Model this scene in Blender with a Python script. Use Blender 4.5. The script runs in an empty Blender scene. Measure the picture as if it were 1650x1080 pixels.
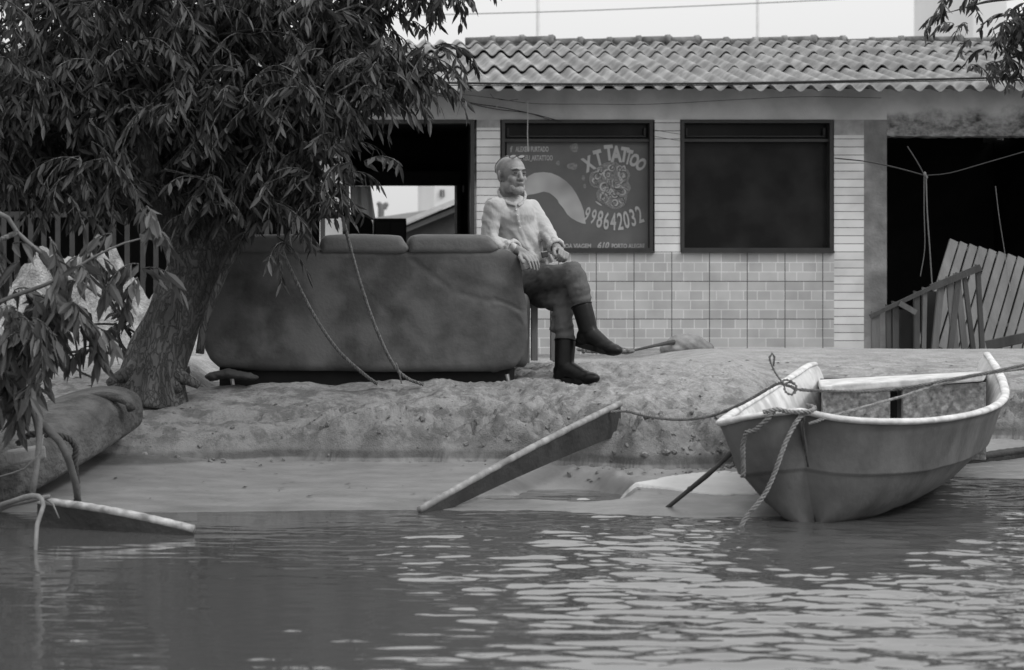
import bpy, bmesh, math, random
import numpy as np
from mathutils import Vector, Matrix, Quaternion
random.seed(7); rng = np.random.default_rng(7)
R = math.radians
F = 3000.0; CX = 520.0; HY = 430.0; CAMZ = 1.05
scene = bpy.context.scene

# ---------------------------------------------------------------- camera, sky, sun, exposure
cam_data = bpy.data.cameras.new("camera"); cam = bpy.data.objects.new("camera", cam_data)
scene.collection.objects.link(cam); scene.camera = cam
cam.location = (0, 0, CAMZ); cam.rotation_euler = (R(90), 0, 0)
cam_data.sensor_width = 36.0; cam_data.lens = F / 1650 * 36
cam_data.shift_x = (825 - CX) / 1650; cam_data.shift_y = -(540 - HY) / 1650
cam_data.clip_start = 0.05; cam_data.clip_end = 2000
cam_data.dof.use_dof = True; cam_data.dof.focus_distance = 10.2; cam_data.dof.aperture_fstop = 4.0

SUN_EL, SUN_AZ = R(46), R(118)      # azimuth of the sun seen from the scene, clockwise from +Y
world = bpy.data.worlds.new("World"); scene.world = world; world.use_nodes = True
wn, wl = world.node_tree.nodes, world.node_tree.links
wn.clear()
sky = wn.new("ShaderNodeTexSky"); sky.sky_type = 'NISHITA'; sky.sun_disc = False
sky.sun_elevation = SUN_EL; sky.sun_rotation = SUN_AZ
bw = wn.new("ShaderNodeRGBToBW"); wl.new(sky.outputs[0], bw.inputs[0])
mx = wn.new("ShaderNodeMix"); mx.data_type = 'FLOAT'; mx.inputs[0].default_value = 0.88   # overcast: an even cloud layer over the clear sky
wl.new(bw.outputs[0], mx.inputs[2])
# an overcast sky is brighter overhead than at the horizon (CIE overcast: L = Lh * (1 + 2 sin el))
tcw = wn.new("ShaderNodeTexCoord"); spw = wn.new("ShaderNodeSeparateXYZ"); wl.new(tcw.outputs["Generated"], spw.inputs[0])
mxz = wn.new("ShaderNodeMath"); mxz.operation = 'MAXIMUM'; wl.new(spw.outputs[2], mxz.inputs[0]); mxz.inputs[1].default_value = 0
mad = wn.new("ShaderNodeMath"); mad.operation = 'MULTIPLY_ADD'; wl.new(mxz.outputs[0], mad.inputs[0]); mad.inputs[1].default_value = 15.0; mad.inputs[2].default_value = 5.7
wl.new(mad.outputs[0], mx.inputs[3])
bg = wn.new("ShaderNodeBackground"); bg.inputs[1].default_value = 0.1
wo = wn.new("ShaderNodeOutputWorld")
wl.new(mx.outputs[0], bg.inputs[0]); wl.new(bg.outputs[0], wo.inputs[0])

sun_data = bpy.data.lights.new("sun", 'SUN'); sun_data.energy = 1.5; sun_data.angle = R(11)
sun = bpy.data.objects.new("sun", sun_data); scene.collection.objects.link(sun)
sd = Vector((math.sin(SUN_AZ) * math.cos(SUN_EL), math.cos(SUN_AZ) * math.cos(SUN_EL), math.sin(SUN_EL)))
sun.rotation_euler = sd.to_track_quat('Z', 'Y').to_euler(); sun.location = sd * 30
vs = scene.view_settings
vs.view_transform = 'Standard'; vs.look = 'None'; vs.exposure = 0.24; vs.gamma = 1; vs.use_curve_mapping = False

# ---------------------------------------------------------------- helpers
def P(px, py, D):
    return Vector(((px - CX) * D / F, D, CAMZ + (HY - py) * D / F))

def nin(n, t): return n.new(t)

def mat(name, lo, hi=None, scale=4.0, rough=0.8, bump=0.0, bscale=40.0, spec=0.3, detail=6, stretch=(1, 1, 1),
        metallic=0.0, bdist=0.01, lo2=None, scale2=1.0, amt2=0.0):
    """grey procedural material: noise between lo and hi, optional second larger blotch noise, fine bump"""
    m = bpy.data.materials.new(name); m.use_nodes = True
    n, l = m.node_tree.nodes, m.node_tree.links
    b = n["Principled BSDF"]
    hi = lo if hi is None else hi
    tc = nin(n, "ShaderNodeTexCoord"); mp = nin(n, "ShaderNodeMapping"); mp.inputs[3].default_value = stretch
    l.new(tc.outputs["Object"], mp.inputs[0])
    nz = nin(n, "ShaderNodeTexNoise"); nz.inputs["Scale"].default_value = scale; nz.inputs["Detail"].default_value = detail
    nz.inputs["Roughness"].default_value = 0.6
    l.new(mp.outputs[0], nz.inputs[0])
    cr = nin(n, "ShaderNodeValToRGB"); e = cr.color_ramp.elements
    e[0].position = 0.3; e[1].position = 0.7
    e[0].color = (lo, lo, lo, 1); e[1].color = (hi, hi, hi, 1)
    l.new(nz.outputs[0], cr.inputs[0]); out = cr.outputs[0]
    if amt2 > 0:
        n2 = nin(n, "ShaderNodeTexNoise"); n2.inputs["Scale"].default_value = scale2; n2.inputs["Detail"].default_value = 4
        l.new(mp.outputs[0], n2.inputs[0])
        r2 = nin(n, "ShaderNodeValToRGB"); r2.color_ramp.elements[0].position = 0.42; r2.color_ramp.elements[1].position = 0.6
        l.new(n2.outputs[0], r2.inputs[0])
        ml = nin(n, "ShaderNodeMath"); ml.operation = 'MULTIPLY'; ml.inputs[1].default_value = amt2
        l.new(r2.outputs[0], ml.inputs[0])
        mm = nin(n, "ShaderNodeMix"); mm.data_type = 'RGBA'
        l.new(ml.outputs[0], mm.inputs[0]); l.new(out, mm.inputs[6]); mm.inputs[7].default_value = (lo2, lo2, lo2, 1)
        out = mm.outputs[2]
    l.new(out, b.inputs["Base Color"])
    b.inputs["Roughness"].default_value = rough; b.inputs["Specular IOR Level"].default_value = spec
    b.inputs["Metallic"].default_value = metallic
    if bump > 0:
        nb = nin(n, "ShaderNodeTexNoise"); nb.inputs["Scale"].default_value = bscale; nb.inputs["Detail"].default_value = 8
        l.new(mp.outputs[0], nb.inputs[0])
        bp = nin(n, "ShaderNodeBump"); bp.inputs["Strength"].default_value = bump; bp.inputs["Distance"].default_value = bdist
        l.new(nb.outputs[0], bp.inputs["Height"]); l.new(bp.outputs[0], b.inputs["Normal"])
    return m

ORG = {}
def tag(o, label=None, cat=None, group=None, kind=None):
    if label: o["label"] = label
    if cat: o["category"] = cat
    if group: o["group"] = group
    if kind: o["kind"] = kind
    return o
def thing(name, label, cat, loc, group=None):
    o = bpy.data.objects.new(name, None); scene.collection.objects.link(o)
    o.empty_display_size = 0.1; o.location = loc; ORG[o.name] = Vector(loc)
    return tag(o, label, cat, group)

class MB:
    def __init__(s): s.v = []; s.f = []; s.mi = []
    def add(s, vs, fs, mi=0):
        k = len(s.v); s.v.extend([tuple(v) for v in vs]); s.f.extend([tuple(i + k for i in f) for f in fs]); s.mi.extend([mi] * len(fs)); return s
    def box(s, a, b, mi=0, rot=None, piv=None):
        x0, y0, z0 = a; x1, y1, z1 = b
        vs = [Vector(p) for p in ((x0,y0,z0),(x1,y0,z0),(x1,y1,z0),(x0,y1,z0),(x0,y0,z1),(x1,y0,z1),(x1,y1,z1),(x0,y1,z1))]
        if rot is not None:
            pv = Vector(piv) if piv is not None else sum(vs, Vector()) / 8
            vs = [rot @ (v - pv) + pv for v in vs]
        return s.add(vs, [(0,3,2,1),(4,5,6,7),(0,1,5,4),(1,2,6,5),(2,3,7,6),(3,0,4,7)], mi)
    def beam(s, a, b, w, h, up=(0,0,1), mi=0):
        a, b = Vector(a), Vector(b); d = (b - a).normalized(); u = Vector(up); sx = d.cross(u)
        if sx.length < 1e-4: sx = d.cross(Vector((0,1,0)))
        sx.normalize(); u = sx.cross(d).normalized()
        vs = []
        for p in (a, b):
            for i, j in ((-1,-1),(1,-1),(1,1),(-1,1)): vs.append(p + sx * i * w / 2 + u * j * h / 2)
        return s.add(vs, [(0,1,2,3),(7,6,5,4),(0,4,5,1),(1,5,6,2),(2,6,7,3),(3,7,4,0)], mi)
    def tube(s, pts, rad, n=8, mi=0, cap=True, round_end=False):
        pts = [Vector(p) for p in pts]
        if not hasattr(rad, '__len__'): rad = [rad] * len(pts)
        k = len(pts); T = []
        for i in range(k):
            t = pts[min(i+1, k-1)] - pts[max(i-1, 0)]
            T.append(t.normalized() if t.length > 1e-9 else Vector((0,0,1)))
        u = T[0].orthogonal().normalized(); vs = []; fs = []
        for i in range(k):
            u = (u - T[i] * u.dot(T[i]));
            u = u.normalized() if u.length > 1e-6 else T[i].orthogonal().normalized()
            w = T[i].cross(u)
            for j in range(n):
                a = 2 * math.pi * j / n
                vs.append(pts[i] + (u * math.cos(a) + w * math.sin(a)) * rad[i])
        for i in range(k - 1):
            for j in range(n):
                fs.append((i*n+j, i*n+(j+1)%n, (i+1)*n+(j+1)%n, (i+1)*n+j))
        if cap: fs.append(tuple(range(n-1, -1, -1))); fs.append(tuple(range((k-1)*n, k*n)))
        return s.add(vs, fs, mi)
    def ell(s, c, r, M=None, nu=16, nv=10, mi=0):
        c = Vector(c); r = r if hasattr(r, '__len__') else (r, r, r); vs = []; fs = []
        for i in range(nv + 1):
            th = math.pi * i / nv
            for j in range(nu):
                ph = 2 * math.pi * j / nu
                p = Vector((r[0]*math.sin(th)*math.cos(ph), r[1]*math.sin(th)*math.sin(ph), r[2]*math.cos(th)))
                vs.append(c + (M @ p if M is not None else p))
        for i in range(nv):
            for j in range(nu):
                fs.append((i*nu+j, (i+1)*nu+j, (i+1)*nu+(j+1)%nu, i*nu+(j+1)%nu))
        return s.add(vs, fs, mi)
    def cap(s, a, b, ra, rb, n=14, mi=0):
        """rounded cone: solid between two spheres"""
        a, b = Vector(a), Vector(b); d = b - a
        s.tube([a, b], [ra, rb], n=n, mi=mi); s.ell(a, ra, nu=n, nv=8, mi=mi); s.ell(b, rb, nu=n, nv=8, mi=mi); return s
    def prism(s, poly, y0, y1, mi=0):
        """poly: list of (x,z) -> extruded from y0 to y1"""
        k = len(poly); vs = [(x, y0, z) for x, z in poly] + [(x, y1, z) for x, z in poly]
        fs = [tuple(range(k)), tuple(range(2*k-1, k-1, -1))] + [(i, k+i, k+(i+1)%k, (i+1)%k) for i in range(k)]
        return s.add(vs, fs, mi)
    def rope(s, pts, r, pitch=0.05, strands=3, n=5, mi=0):
        pts = smooth(pts, 0.012); 
        T = []
        k = len(pts)
        u = (pts[1] - pts[0]).orthogonal().normalized(); L = 0; out = [[] for _ in range(strands)]
        for i in range(k):
            t = (pts[min(i+1,k-1)] - pts[max(i-1,0)]).normalized()
            u = (u - t * u.dot(t)).normalized(); w = t.cross(u)
            if i: L += (pts[i] - pts[i-1]).length
            for q in range(strands):
                a = 2*math.pi*(L/pitch + q/strands)
                out[q].append(pts[i] + (u*math.cos(a) + w*math.sin(a)) * r * 0.60)
        for o in out: s.tube(o, r * 0.44, n=n, mi=mi)
        return s
    def build(s, name, m, parent=None, loc=None, smooth_=False, edit=None, bevel=0, autos=True):
        org = Vector(loc) if loc is not None else (ORG[parent.name] if parent is not None else Vector((0,0,0)))
        me = bpy.data.meshes.new(name)
        me.from_pydata([(v[0]-org.x, v[1]-org.y, v[2]-org.z) for v in s.v], [], s.f); 
        bm = bmesh.new(); bm.from_mesh(me); bmesh.ops.recalc_face_normals(bm, faces=bm.faces); bm.to_mesh(me); bm.free()
        ms = m if isinstance(m, (list, tuple)) else [m]
        for x in ms: me.materials.append(x)
        if len(ms) > 1: me.polygons.foreach_set("material_index", s.mi)
        if smooth_: me.polygons.foreach_set("use_smooth", [True] * len(me.polygons))
        o = bpy.data.objects.new(name, me); scene.collection.objects.link(o)
        if parent is not None:
            o.parent = parent; ORG[o.name] = ORG[parent.name]
        else:
            o.location = org; ORG[o.name] = org
        if bevel:
            md = o.modifiers.new("b", 'BEVEL'); md.width = bevel; md.segments = 2; md.limit_method = 'ANGLE'; md.angle_limit = R(40)
        return o

def smooth(pts, step=0.05):
    """Catmull-Rom resample"""
    pts = [Vector(p) for p in pts]
    q = [pts[0] * 2 - pts[1]] + pts + [pts[-1] * 2 - pts[-2]]; out = []
    for i in range(1, len(q) - 2):
        a, b, c, d = q[i-1], q[i], q[i+1], q[i+2]
        k = max(1, int((c - b).length / step))
        for j in range(k):
            t = j / k
            out.append(0.5 * ((2*b) + (c-a)*t + (2*a-5*b+4*c-d)*t*t + (3*b-a-3*c+d)*t*t*t))
    out.append(pts[-1]); return out
def sag(a, b, drop, n=10):
    a, b = Vector(a), Vector(b); return [a.lerp(b, i/n) - Vector((0,0,4*drop*(i/n)*(1-i/n))) for i in range(n+1)]

def voxel(mb, name, m, parent, vox=0.005, it=4, disp=None, smooth_=True):
    """fuse everything in mb into one continuous skin"""
    tmp = MB(); tmp.v, tmp.f, tmp.mi = mb.v, mb.f, [0]*len(mb.f)
    o = tmp.build(name + "_tmp", m, loc=(0,0,0))
    a = o.modifiers.new("r", 'REMESH'); a.mode = 'VOXEL'; a.voxel_size = vox
    b = o.modifiers.new("s", 'SMOOTH'); b.iterations = it; b.factor = 0.5
    dg = bpy.context.evaluated_depsgraph_get(); dg.update()
    me = bpy.data.meshes.new_from_object(o.evaluated_get(dg))
    bpy.data.objects.remove(o)
    n = len(me.vertices); co = np.empty(n*3, np.float32); me.vertices.foreach_get("co", co); co = co.reshape(-1, 3)
    if disp is not None:
        no = np.empty(n*3, np.float32); me.vertex_normals.foreach_get("vector", no); no = no.reshape(-1, 3)
        co = co + no * disp(co)[:, None]
    org = ORG[parent.name]; co = co - np.array(org, np.float32)
    me.vertices.foreach_set("co", co.astype(np.float32).ravel())
    me.materials.clear(); me.materials.append(m)
    me.polygons.foreach_set("use_smooth", [smooth_] * len(me.polygons)); me.update()
    me.name = name
    p = bpy.data.objects.new(name, me); scene.collection.objects.link(p); p.parent = parent; ORG[p.name] = org
    return p

# numpy value noise --------------------------------------------------------------------------
_tab = rng.random((256, 256)).astype(np.float32)
def vnoise(x, y):
    xi = np.floor(x).astype(int); yi = np.floor(y).astype(int); fx = x - xi; fy = y - yi
    fx = fx*fx*(3-2*fx); fy = fy*fy*(3-2*fy)
    g = lambda i, j: _tab[(yi+j) % 256, (xi+i) % 256]
    return (g(0,0)*(1-fx)+g(1,0)*fx)*(1-fy) + (g(0,1)*(1-fx)+g(1,1)*fx)*fy
def fbm(x, y, o=5, lac=2.1, g=0.5):
    s = 0; a = 1; t = 0
    for k in range(o):
        s = s + a * (vnoise(x + 17.3*k, y - 9.1*k) - 0.5); t += a; a *= g; x = x*lac; y = y*lac
    return s / t * 2
def sstep(a, b, x):
    t = np.clip((x - a) / (b - a), 0, 1); return t*t*(3-2*t)
def axis(lo, hi, step, far, grow=1.35):
    a = list(np.arange(lo, hi + 1e-6, step)); s = step
    x = a[-1]
    while x < far[1]: s *= grow; x += s; a.append(x)
    s = step; x = a[0]; pre = []
    while x > far[0]: s *= grow; x -= s; pre.append(x)
    return np.array(pre[::-1] + a, np.float32)
def grid_obj(name, xs, ys, Z, m, kind=None, label=None):
    nx, ny = len(xs), len(ys); X, Y = np.meshgrid(xs, ys)
    v = np.stack([X, Y, Z], -1).reshape(-1, 3).astype(np.float32)
    i = np.arange(nx*ny).reshape(ny, nx)
    f = np.stack([i[:-1,:-1], i[:-1,1:], i[1:,1:], i[1:,:-1]], -1).reshape(-1, 4)
    me = bpy.data.meshes.new(name); me.vertices.add(len(v)); me.vertices.foreach_set("co", v.ravel())
    me.loops.add(f.size); me.loops.foreach_set("vertex_index", f.ravel().astype(np.int32))
    me.polygons.add(len(f)); me.polygons.foreach_set("loop_start", np.arange(0, f.size, 4, dtype=np.int32))
    me.polygons.foreach_set("loop_total", np.full(len(f), 4, np.int32))
    me.polygons.foreach_set("use_smooth", [True]*len(f)); me.update(); me.validate()
    me.materials.append(m); o = bpy.data.objects.new(name, me); scene.collection.objects.link(o)
    tag(o, label, kind=kind); return o

# ---------------------------------------------------------------- ground
def ground_mat():
    m = bpy.data.materials.new("sand"); m.use_nodes = True; n, l = m.node_tree.nodes, m.node_tree.links
    b = n["Principled BSDF"]; geo = nin(n, "ShaderNodeNewGeometry")
    def noise(s, d=6, st=(1,1,1), r=0.6):
        mp = nin(n, "ShaderNodeMapping"); mp.inputs[3].default_value = st; l.new(geo.outputs["Position"], mp.inputs[0])
        z = nin(n, "ShaderNodeTexNoise"); z.inputs["Scale"].default_value = s; z.inputs["Detail"].default_value = d
        z.inputs["Roughness"].default_value = r; l.new(mp.outputs[0], z.inputs[0]); return z.outputs[0]
    def ramp(x, p):
        c = nin(n, "ShaderNodeValToRGB"); e = c.color_ramp.elements
        while len(e) < len(p): e.new(0.5)
        for i, (a, q) in enumerate(p): e[i].position = a; e[i].color = (q, q, q, 1)
        l.new(x, c.inputs[0]); return c.outputs[0]
    def mixc(f, a, c, mode='MIX'):
        k = nin(n, "ShaderNodeMix"); k.data_type = 'RGBA'; k.blend_type = mode
        for s, v in ((0, f), (6, a), (7, c)):
            if hasattr(v, 'node'): l.new(v, k.inputs[s])
            elif s == 0: k.inputs[0].default_value = v
            else: k.inputs[s].default_value = (v, v, v, 1)
        return k.outputs[2]
    def math_(op, a, c):
        k = nin(n, "ShaderNodeMath"); k.operation = op
        for s, v in ((0, a), (1, c)):
            if hasattr(v, 'node'): l.new(v, k.inputs[s])
            else: k.inputs[s].default_value = v
        return k.outputs[0]
    sep = nin(n, "ShaderNodeSeparateXYZ"); l.new(geo.outputs["Position"], sep.inputs[0])
    zz = math_('ADD', sep.outputs[2], math_('MULTIPLY', math_('SUBTRACT', noise(3.0), 0.5), 0.14))
    wet = ramp(zz, [(0.05, 1.0), (0.13, 0.9), (0.30, 0.55), (0.42, 0.0)])
    dry = ramp(noise(3.4, 10, (1, 1, 1), .7), [(0.3, 0.26), (0.7, 0.38)])
    fine = ramp(noise(70, 8, (1, 1, 1), 0.75), [(0.32, 0.6), (0.62, 1.0)])
    dry = mixc(1.0, dry, fine, 'MULTIPLY')
    w = ramp(noise(4, 7, (1, 2.5, 1)), [(0.3, 0.11), (0.7, 0.17)])
    col = mixc(wet, dry, w)
    damp_and_shade = math_('MULTIPLY', ramp(noise(8.5, 9, (1, 1.3, 1), .72), [(0.47, 0.0), (0.56, 1.0)]), ramp(zz, [(0.12, 0.0), (0.2, 0.8), (0.36, 0.7), (0.50, 0.22)]))  # damp patches, also darkening the bank face in place of its shading
    col = mixc(damp_and_shade, col, 0.085)
    band = math_('MULTIPLY', ramp(sep.outputs[2], [(0.102, 0.0), (0.110, 1.0), (0.135, 1.0), (0.155, 0.0)]), ramp(noise(3.0, 5), [(0.35, 0.1), (0.55, 0.75)]))  # dark line painted along the scarp foot as the shadow of its undercut
    col = mixc(band, col, 0.035)
    fl = ramp(noise(34, 4, (1, 1.6, 1), 0.5), [(0.66, 0.0), (0.72, 1.0)])     # twigs, shells and leaf crumbs
    col = mixc(math_('MULTIPLY', fl, 0.6), col, 0.07)
    l.new(col, b.inputs["Base Color"])
    rr = ramp(zz, [(0.0, 0.3), (0.03, 0.55), (0.3, 0.9)]); l.new(rr, b.inputs["Roughness"])
    b.inputs["Specular IOR Level"].default_value = 0.35
    bp = nin(n, "ShaderNodeBump"); bp.inputs["Distance"].default_value = 0.02
    l.new(ramp(zz, [(0.08, 0.08), (0.2, 0.9), (0.45, 1.0)]), bp.inputs["Strength"])
    l.new(math_('ADD', noise(26, 8, (1,1,1), 0.7), math_('MULTIPLY', noise(120, 4), 0.4)), bp.inputs["Height"])
    l.new(bp.outputs[0], b.inputs["Normal"]); return m

def shore_shift(x):
    return 1.25 * sstep(2.15, 2.75, x) - 0.25*sstep(0.9, 1.6, x)*(1 - sstep(2.2, 2.6, x)) + 0.06*np.sin(x*2.3+0.6)
def ground_z(X, Y, detail=True):
    d = Y - shore_shift(X) + (0.22*fbm(X*1.1+4, 0.3*Y, 3) + 0.06*fbm(X*5, Y*2+7, 3))*np.exp(-((Y - shore_shift(X) - 9.3)/0.5)**2)
    left = 1 - sstep(-1.0, -0.2, X)                       # gentler bank on the far left
    prof = np.interp(d, [5, 7.2, 8.0, 8.6, 9.12, 9.165, 9.18, 9.22, 9.50, 9.75, 10.0, 10.6, 11.2, 12.2, 14, 15.5, 22, 60, 400],
                        [-1.2, -0.16, 0.0, 0.045, 0.092, 0.060, 0.150, 0.225, 0.315, 0.385, 0.43, 0.492, 0.503, 0.455, 0.375, 0.315, 0.33, 0.3, 0.3])
    prof2 = np.interp(d, [5, 7.2, 8.0, 8.8, 9.3, 9.7, 10.3, 11.2, 12.2, 14, 15.5, 22, 60, 400],
                        [-1.2, -0.16, 0.0, 0.09, 0.2, 0.33, 0.43, 0.50, 0.50, 0.425, 0.345, 0.33, 0.3, 0.3])
    z = prof * (1 - left*0.75) + prof2 * left * 0.75
    # the sofa stands on level ground
    z = z - 0.10 * sstep(-0.8, -0.6, X) * (1 - sstep(0.95, 1.15, X)) * sstep(10.0, 10.35, Y) * (1 - sstep(11.0, 11.6, Y))
    if detail:
        near = sstep(7.6, 8.2, Y) * (1 - sstep(14, 18, Y))
        d = d + 0.16*fbm(X*1.3+4, Y*0.4, 3)*sstep(9.0, 9.1, d + 0*X)*0
        sc = np.exp(-((d - 9.36)/0.22)**2)*sstep(9.17, 9.24, d)*(0.45 + 0.55*sstep(-0.3, 0.5, X)); top = sstep(9.3, 9.7, d)
        sh = X*0.9 - Y*1.3
        rg = 1 - 2*np.abs(fbm(sh*2.6, X*1.0 + Y*1.6, 4)); rg2 = 1 - 2*np.abs(fbm(X*7 + Y*3, Y*9 - X*2, 4))
        z = z + near*sc*(0.09*fbm(X*2.6+0.5*Y, Y*4.0, 6, g=0.6) + 0.10*(rg - 0.6) + (0.08*(rg2 - 0.6) + 0.035*fbm(X*16, Y*14 + X*5, 4, g=0.6))*(0.35 + 0.65*sstep(-0.2, 0.8, X)))
        z = z + near*top*(1 - 0.85*sstep(10.4, 10.9, Y))*(0.04*fbm(X*2.0, Y*2.4, 5) + 0.036*fbm(X*11, Y*9, 5, g=0.6)*(0.35 + 0.9*sstep(0.0, 1.2, X))*(1 - 0.6*sstep(10.8, 11.3, Y)))
        tt_ = X*2.3 - Y*3.4 + 0.9*fbm(X*1.4+2, Y*2.0, 3); saw = tt_ - np.floor(tt_)
        z = z + near*sc*0.060*(saw - 0.5)*sstep(-0.9, -0.3, X)*(1 - 0.6*sstep(1.0, 1.4, X))
        lumps = np.clip(fbm(X*15+5, Y*13, 4) - 0.02, 0, 1)
        z = z + near*0.07*lumps*sc*(0.3 + 0.7*sstep(0.9, 1.4, X))
        z = z + near*0.022*fbm(X*34, Y*26, 3)*np.exp(-((d - 9.3)/0.28)**2)*sstep(0.7, 1.2, X)
        pits = np.clip(fbm(X*7.0+11, Y*6.0+3, 3) - 0.18, 0, 1)
        z = z - near*0.05*pits*top*sstep(-0.2, 1.2, X)*(1 - sstep(10.6, 11.4, Y))
        z = z + near*(1-top)*0.006*fbm(X*1.6, Y*5, 3)
        z = z + sstep(7.9, 8.2, Y)*0.002*fbm(X*30, Y*30, 2)*near
        # shallow hollow that holds the puddle, and the cut where the boat lies
        e = ((X - 1.12)/0.28)**2 + ((Y - 8.55)/0.34)**2 + 0.35*fbm(X*3, Y*4, 2)
        z = z - (z + 0.025)*0.97*(1 - sstep(0.5, 1.25, e))
        e2 = ((X - 0.95 - 0.3*(Y-8.5))/0.30)**2 + ((Y - 8.45)/0.16)**2
        z = z - (z + 0.01)*0.8*(1 - sstep(0.5, 1.3, e2))
    return z
xs = axis(-2.3, 4.4, 0.014, (-320, 320)); ys = axis(7.4, 11.6, 0.012, (3.0, 600))
GX, GY = np.meshgrid(xs, ys)
grid_obj("ground", xs, ys, ground_z(GX, GY), ground_mat(), 'structure', "pale sand bank rising from the water to the building")
def gz(x, y): return float(ground_z(np.array([float(x)]), np.array([float(y)]))[0])
def G(px, D, dz=0):
    x = (px - CX)*D/F; return Vector((x, D, gz(x, D) + dz))

# ---------------------------------------------------------------- water
def water_mat():
    m = bpy.data.materials.new("river_water"); m.use_nodes = True; n, l = m.node_tree.nodes, m.node_tree.links
    b = n["Principled BSDF"]; b.inputs["Base Color"].default_value = (0.055,)*3 + (1,)
    b.inputs["Roughness"].default_value = 0.02; b.inputs["IOR"].default_value = 1.8; b.inputs["Specular IOR Level"].default_value = 0.5
    geo = nin(n, "ShaderNodeNewGeometry"); mp = nin(n, "ShaderNodeMapping"); mp.inputs[3].default_value = (1, 3.2, 1)
    l.new(geo.outputs["Position"], mp.inputs[0])
    z = nin(n, "ShaderNodeTexNoise"); z.inputs["Scale"].default_value = 9; z.inputs["Detail"].default_value = 3; l.new(mp.outputs[0], z.inputs[0])
    bp = nin(n, "ShaderNodeBump"); bp.inputs["Strength"].default_value = 0.04; bp.inputs["Distance"].default_value = 0.01
    l.new(z.outputs[0], bp.inputs["Height"]); l.new(bp.outputs[0], b.inputs["Normal"]); return m
wx = axis(-2.0, 3.6, 0.016, (-320, 320)); wy = axis(4.2, 9.0, 0.012, (-300, 16.5))
WX, WY = np.meshgrid(wx, wy)
def waves(X, Y):
    # ripples are long across the view and gentle, so each facet mirrors either the sky or the bank
    a = fbm(X*6.5 + 0.8*np.sin(Y*0.9) + 1.2*Y, Y*20.0, 3, g=0.42)
    c = fbm(X*12.0 - 3.1, Y*38.0 + 0.6*X, 2)
    k = fbm(X*1.1 + 8, Y*2.6 + 2, 2)
    chop = 0.16 + 0.84*sstep(-0.1, 0.6, X + 0.25*np.sin(Y*2.0)) + 0.55*sstep(0.5, 1.4, X)
    calm = 0.5 + 0.5*(1 - sstep(7.0, 8.0, Y))
    return (0.0062*a + 0.0010*c + 0.013*k) * chop * calm
grid_obj("river_water", wx, wy, waves(WX, WY)*(np.abs(WX) < 40), water_mat(), 'structure', "grey rippled river water in the foreground")

# ---------------------------------------------------------------- materials for the building
M = {}
M['plaster'] = mat('plaster', 0.40, 0.56, 1.3, 0.9, 0.25, 60, lo2=0.22, scale2=2.3, amt2=0.45)
M['pier'] = mat('stained_plaster', 0.13, 0.28, 5, 0.9, 0.4, 50, lo2=0.07, scale2=3.1, amt2=0.5)
M['mould'] = mat('mouldy_plaster', 0.05, 0.36, 6.5, 0.95, 0.5, 60, lo2=0.04, scale2=4.0, amt2=0.5, stretch=(1,1,2))
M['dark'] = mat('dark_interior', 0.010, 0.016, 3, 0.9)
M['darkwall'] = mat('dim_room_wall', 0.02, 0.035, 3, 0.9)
M['frame'] = mat('window_frame_paint', 0.018, 0.03, 8, 0.45, spec=0.4)
M['roof'] = mat('fibre_cement', 0.15, 0.31, 3.2, 0.95, 0.35, 70, lo2=0.10, scale2=5.5, amt2=0.6)
M['ridge'] = mat('weathered_clay', 0.10, 0.30, 6, 0.95, 0.5, 50, lo2=0.06, scale2=8, amt2=0.6)
M['black'] = mat('black_rubber', 0.012, 0.018, 20, 0.5)
M['wood_dark'] = mat('dark_wood', 0.035, 0.075, 6, 0.8, 0.4, 60, stretch=(1,1,0.25))
M['wood'] = mat('grey_wood', 0.07, 0.14, 7, 0.85, 0.4, 60, stretch=(1,1,0.2))
M['wood_pale'] = mat('pale_slat_wood', 0.10, 0.16, 7, 0.8, 0.3, 60, stretch=(1,1,0.2))

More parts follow.
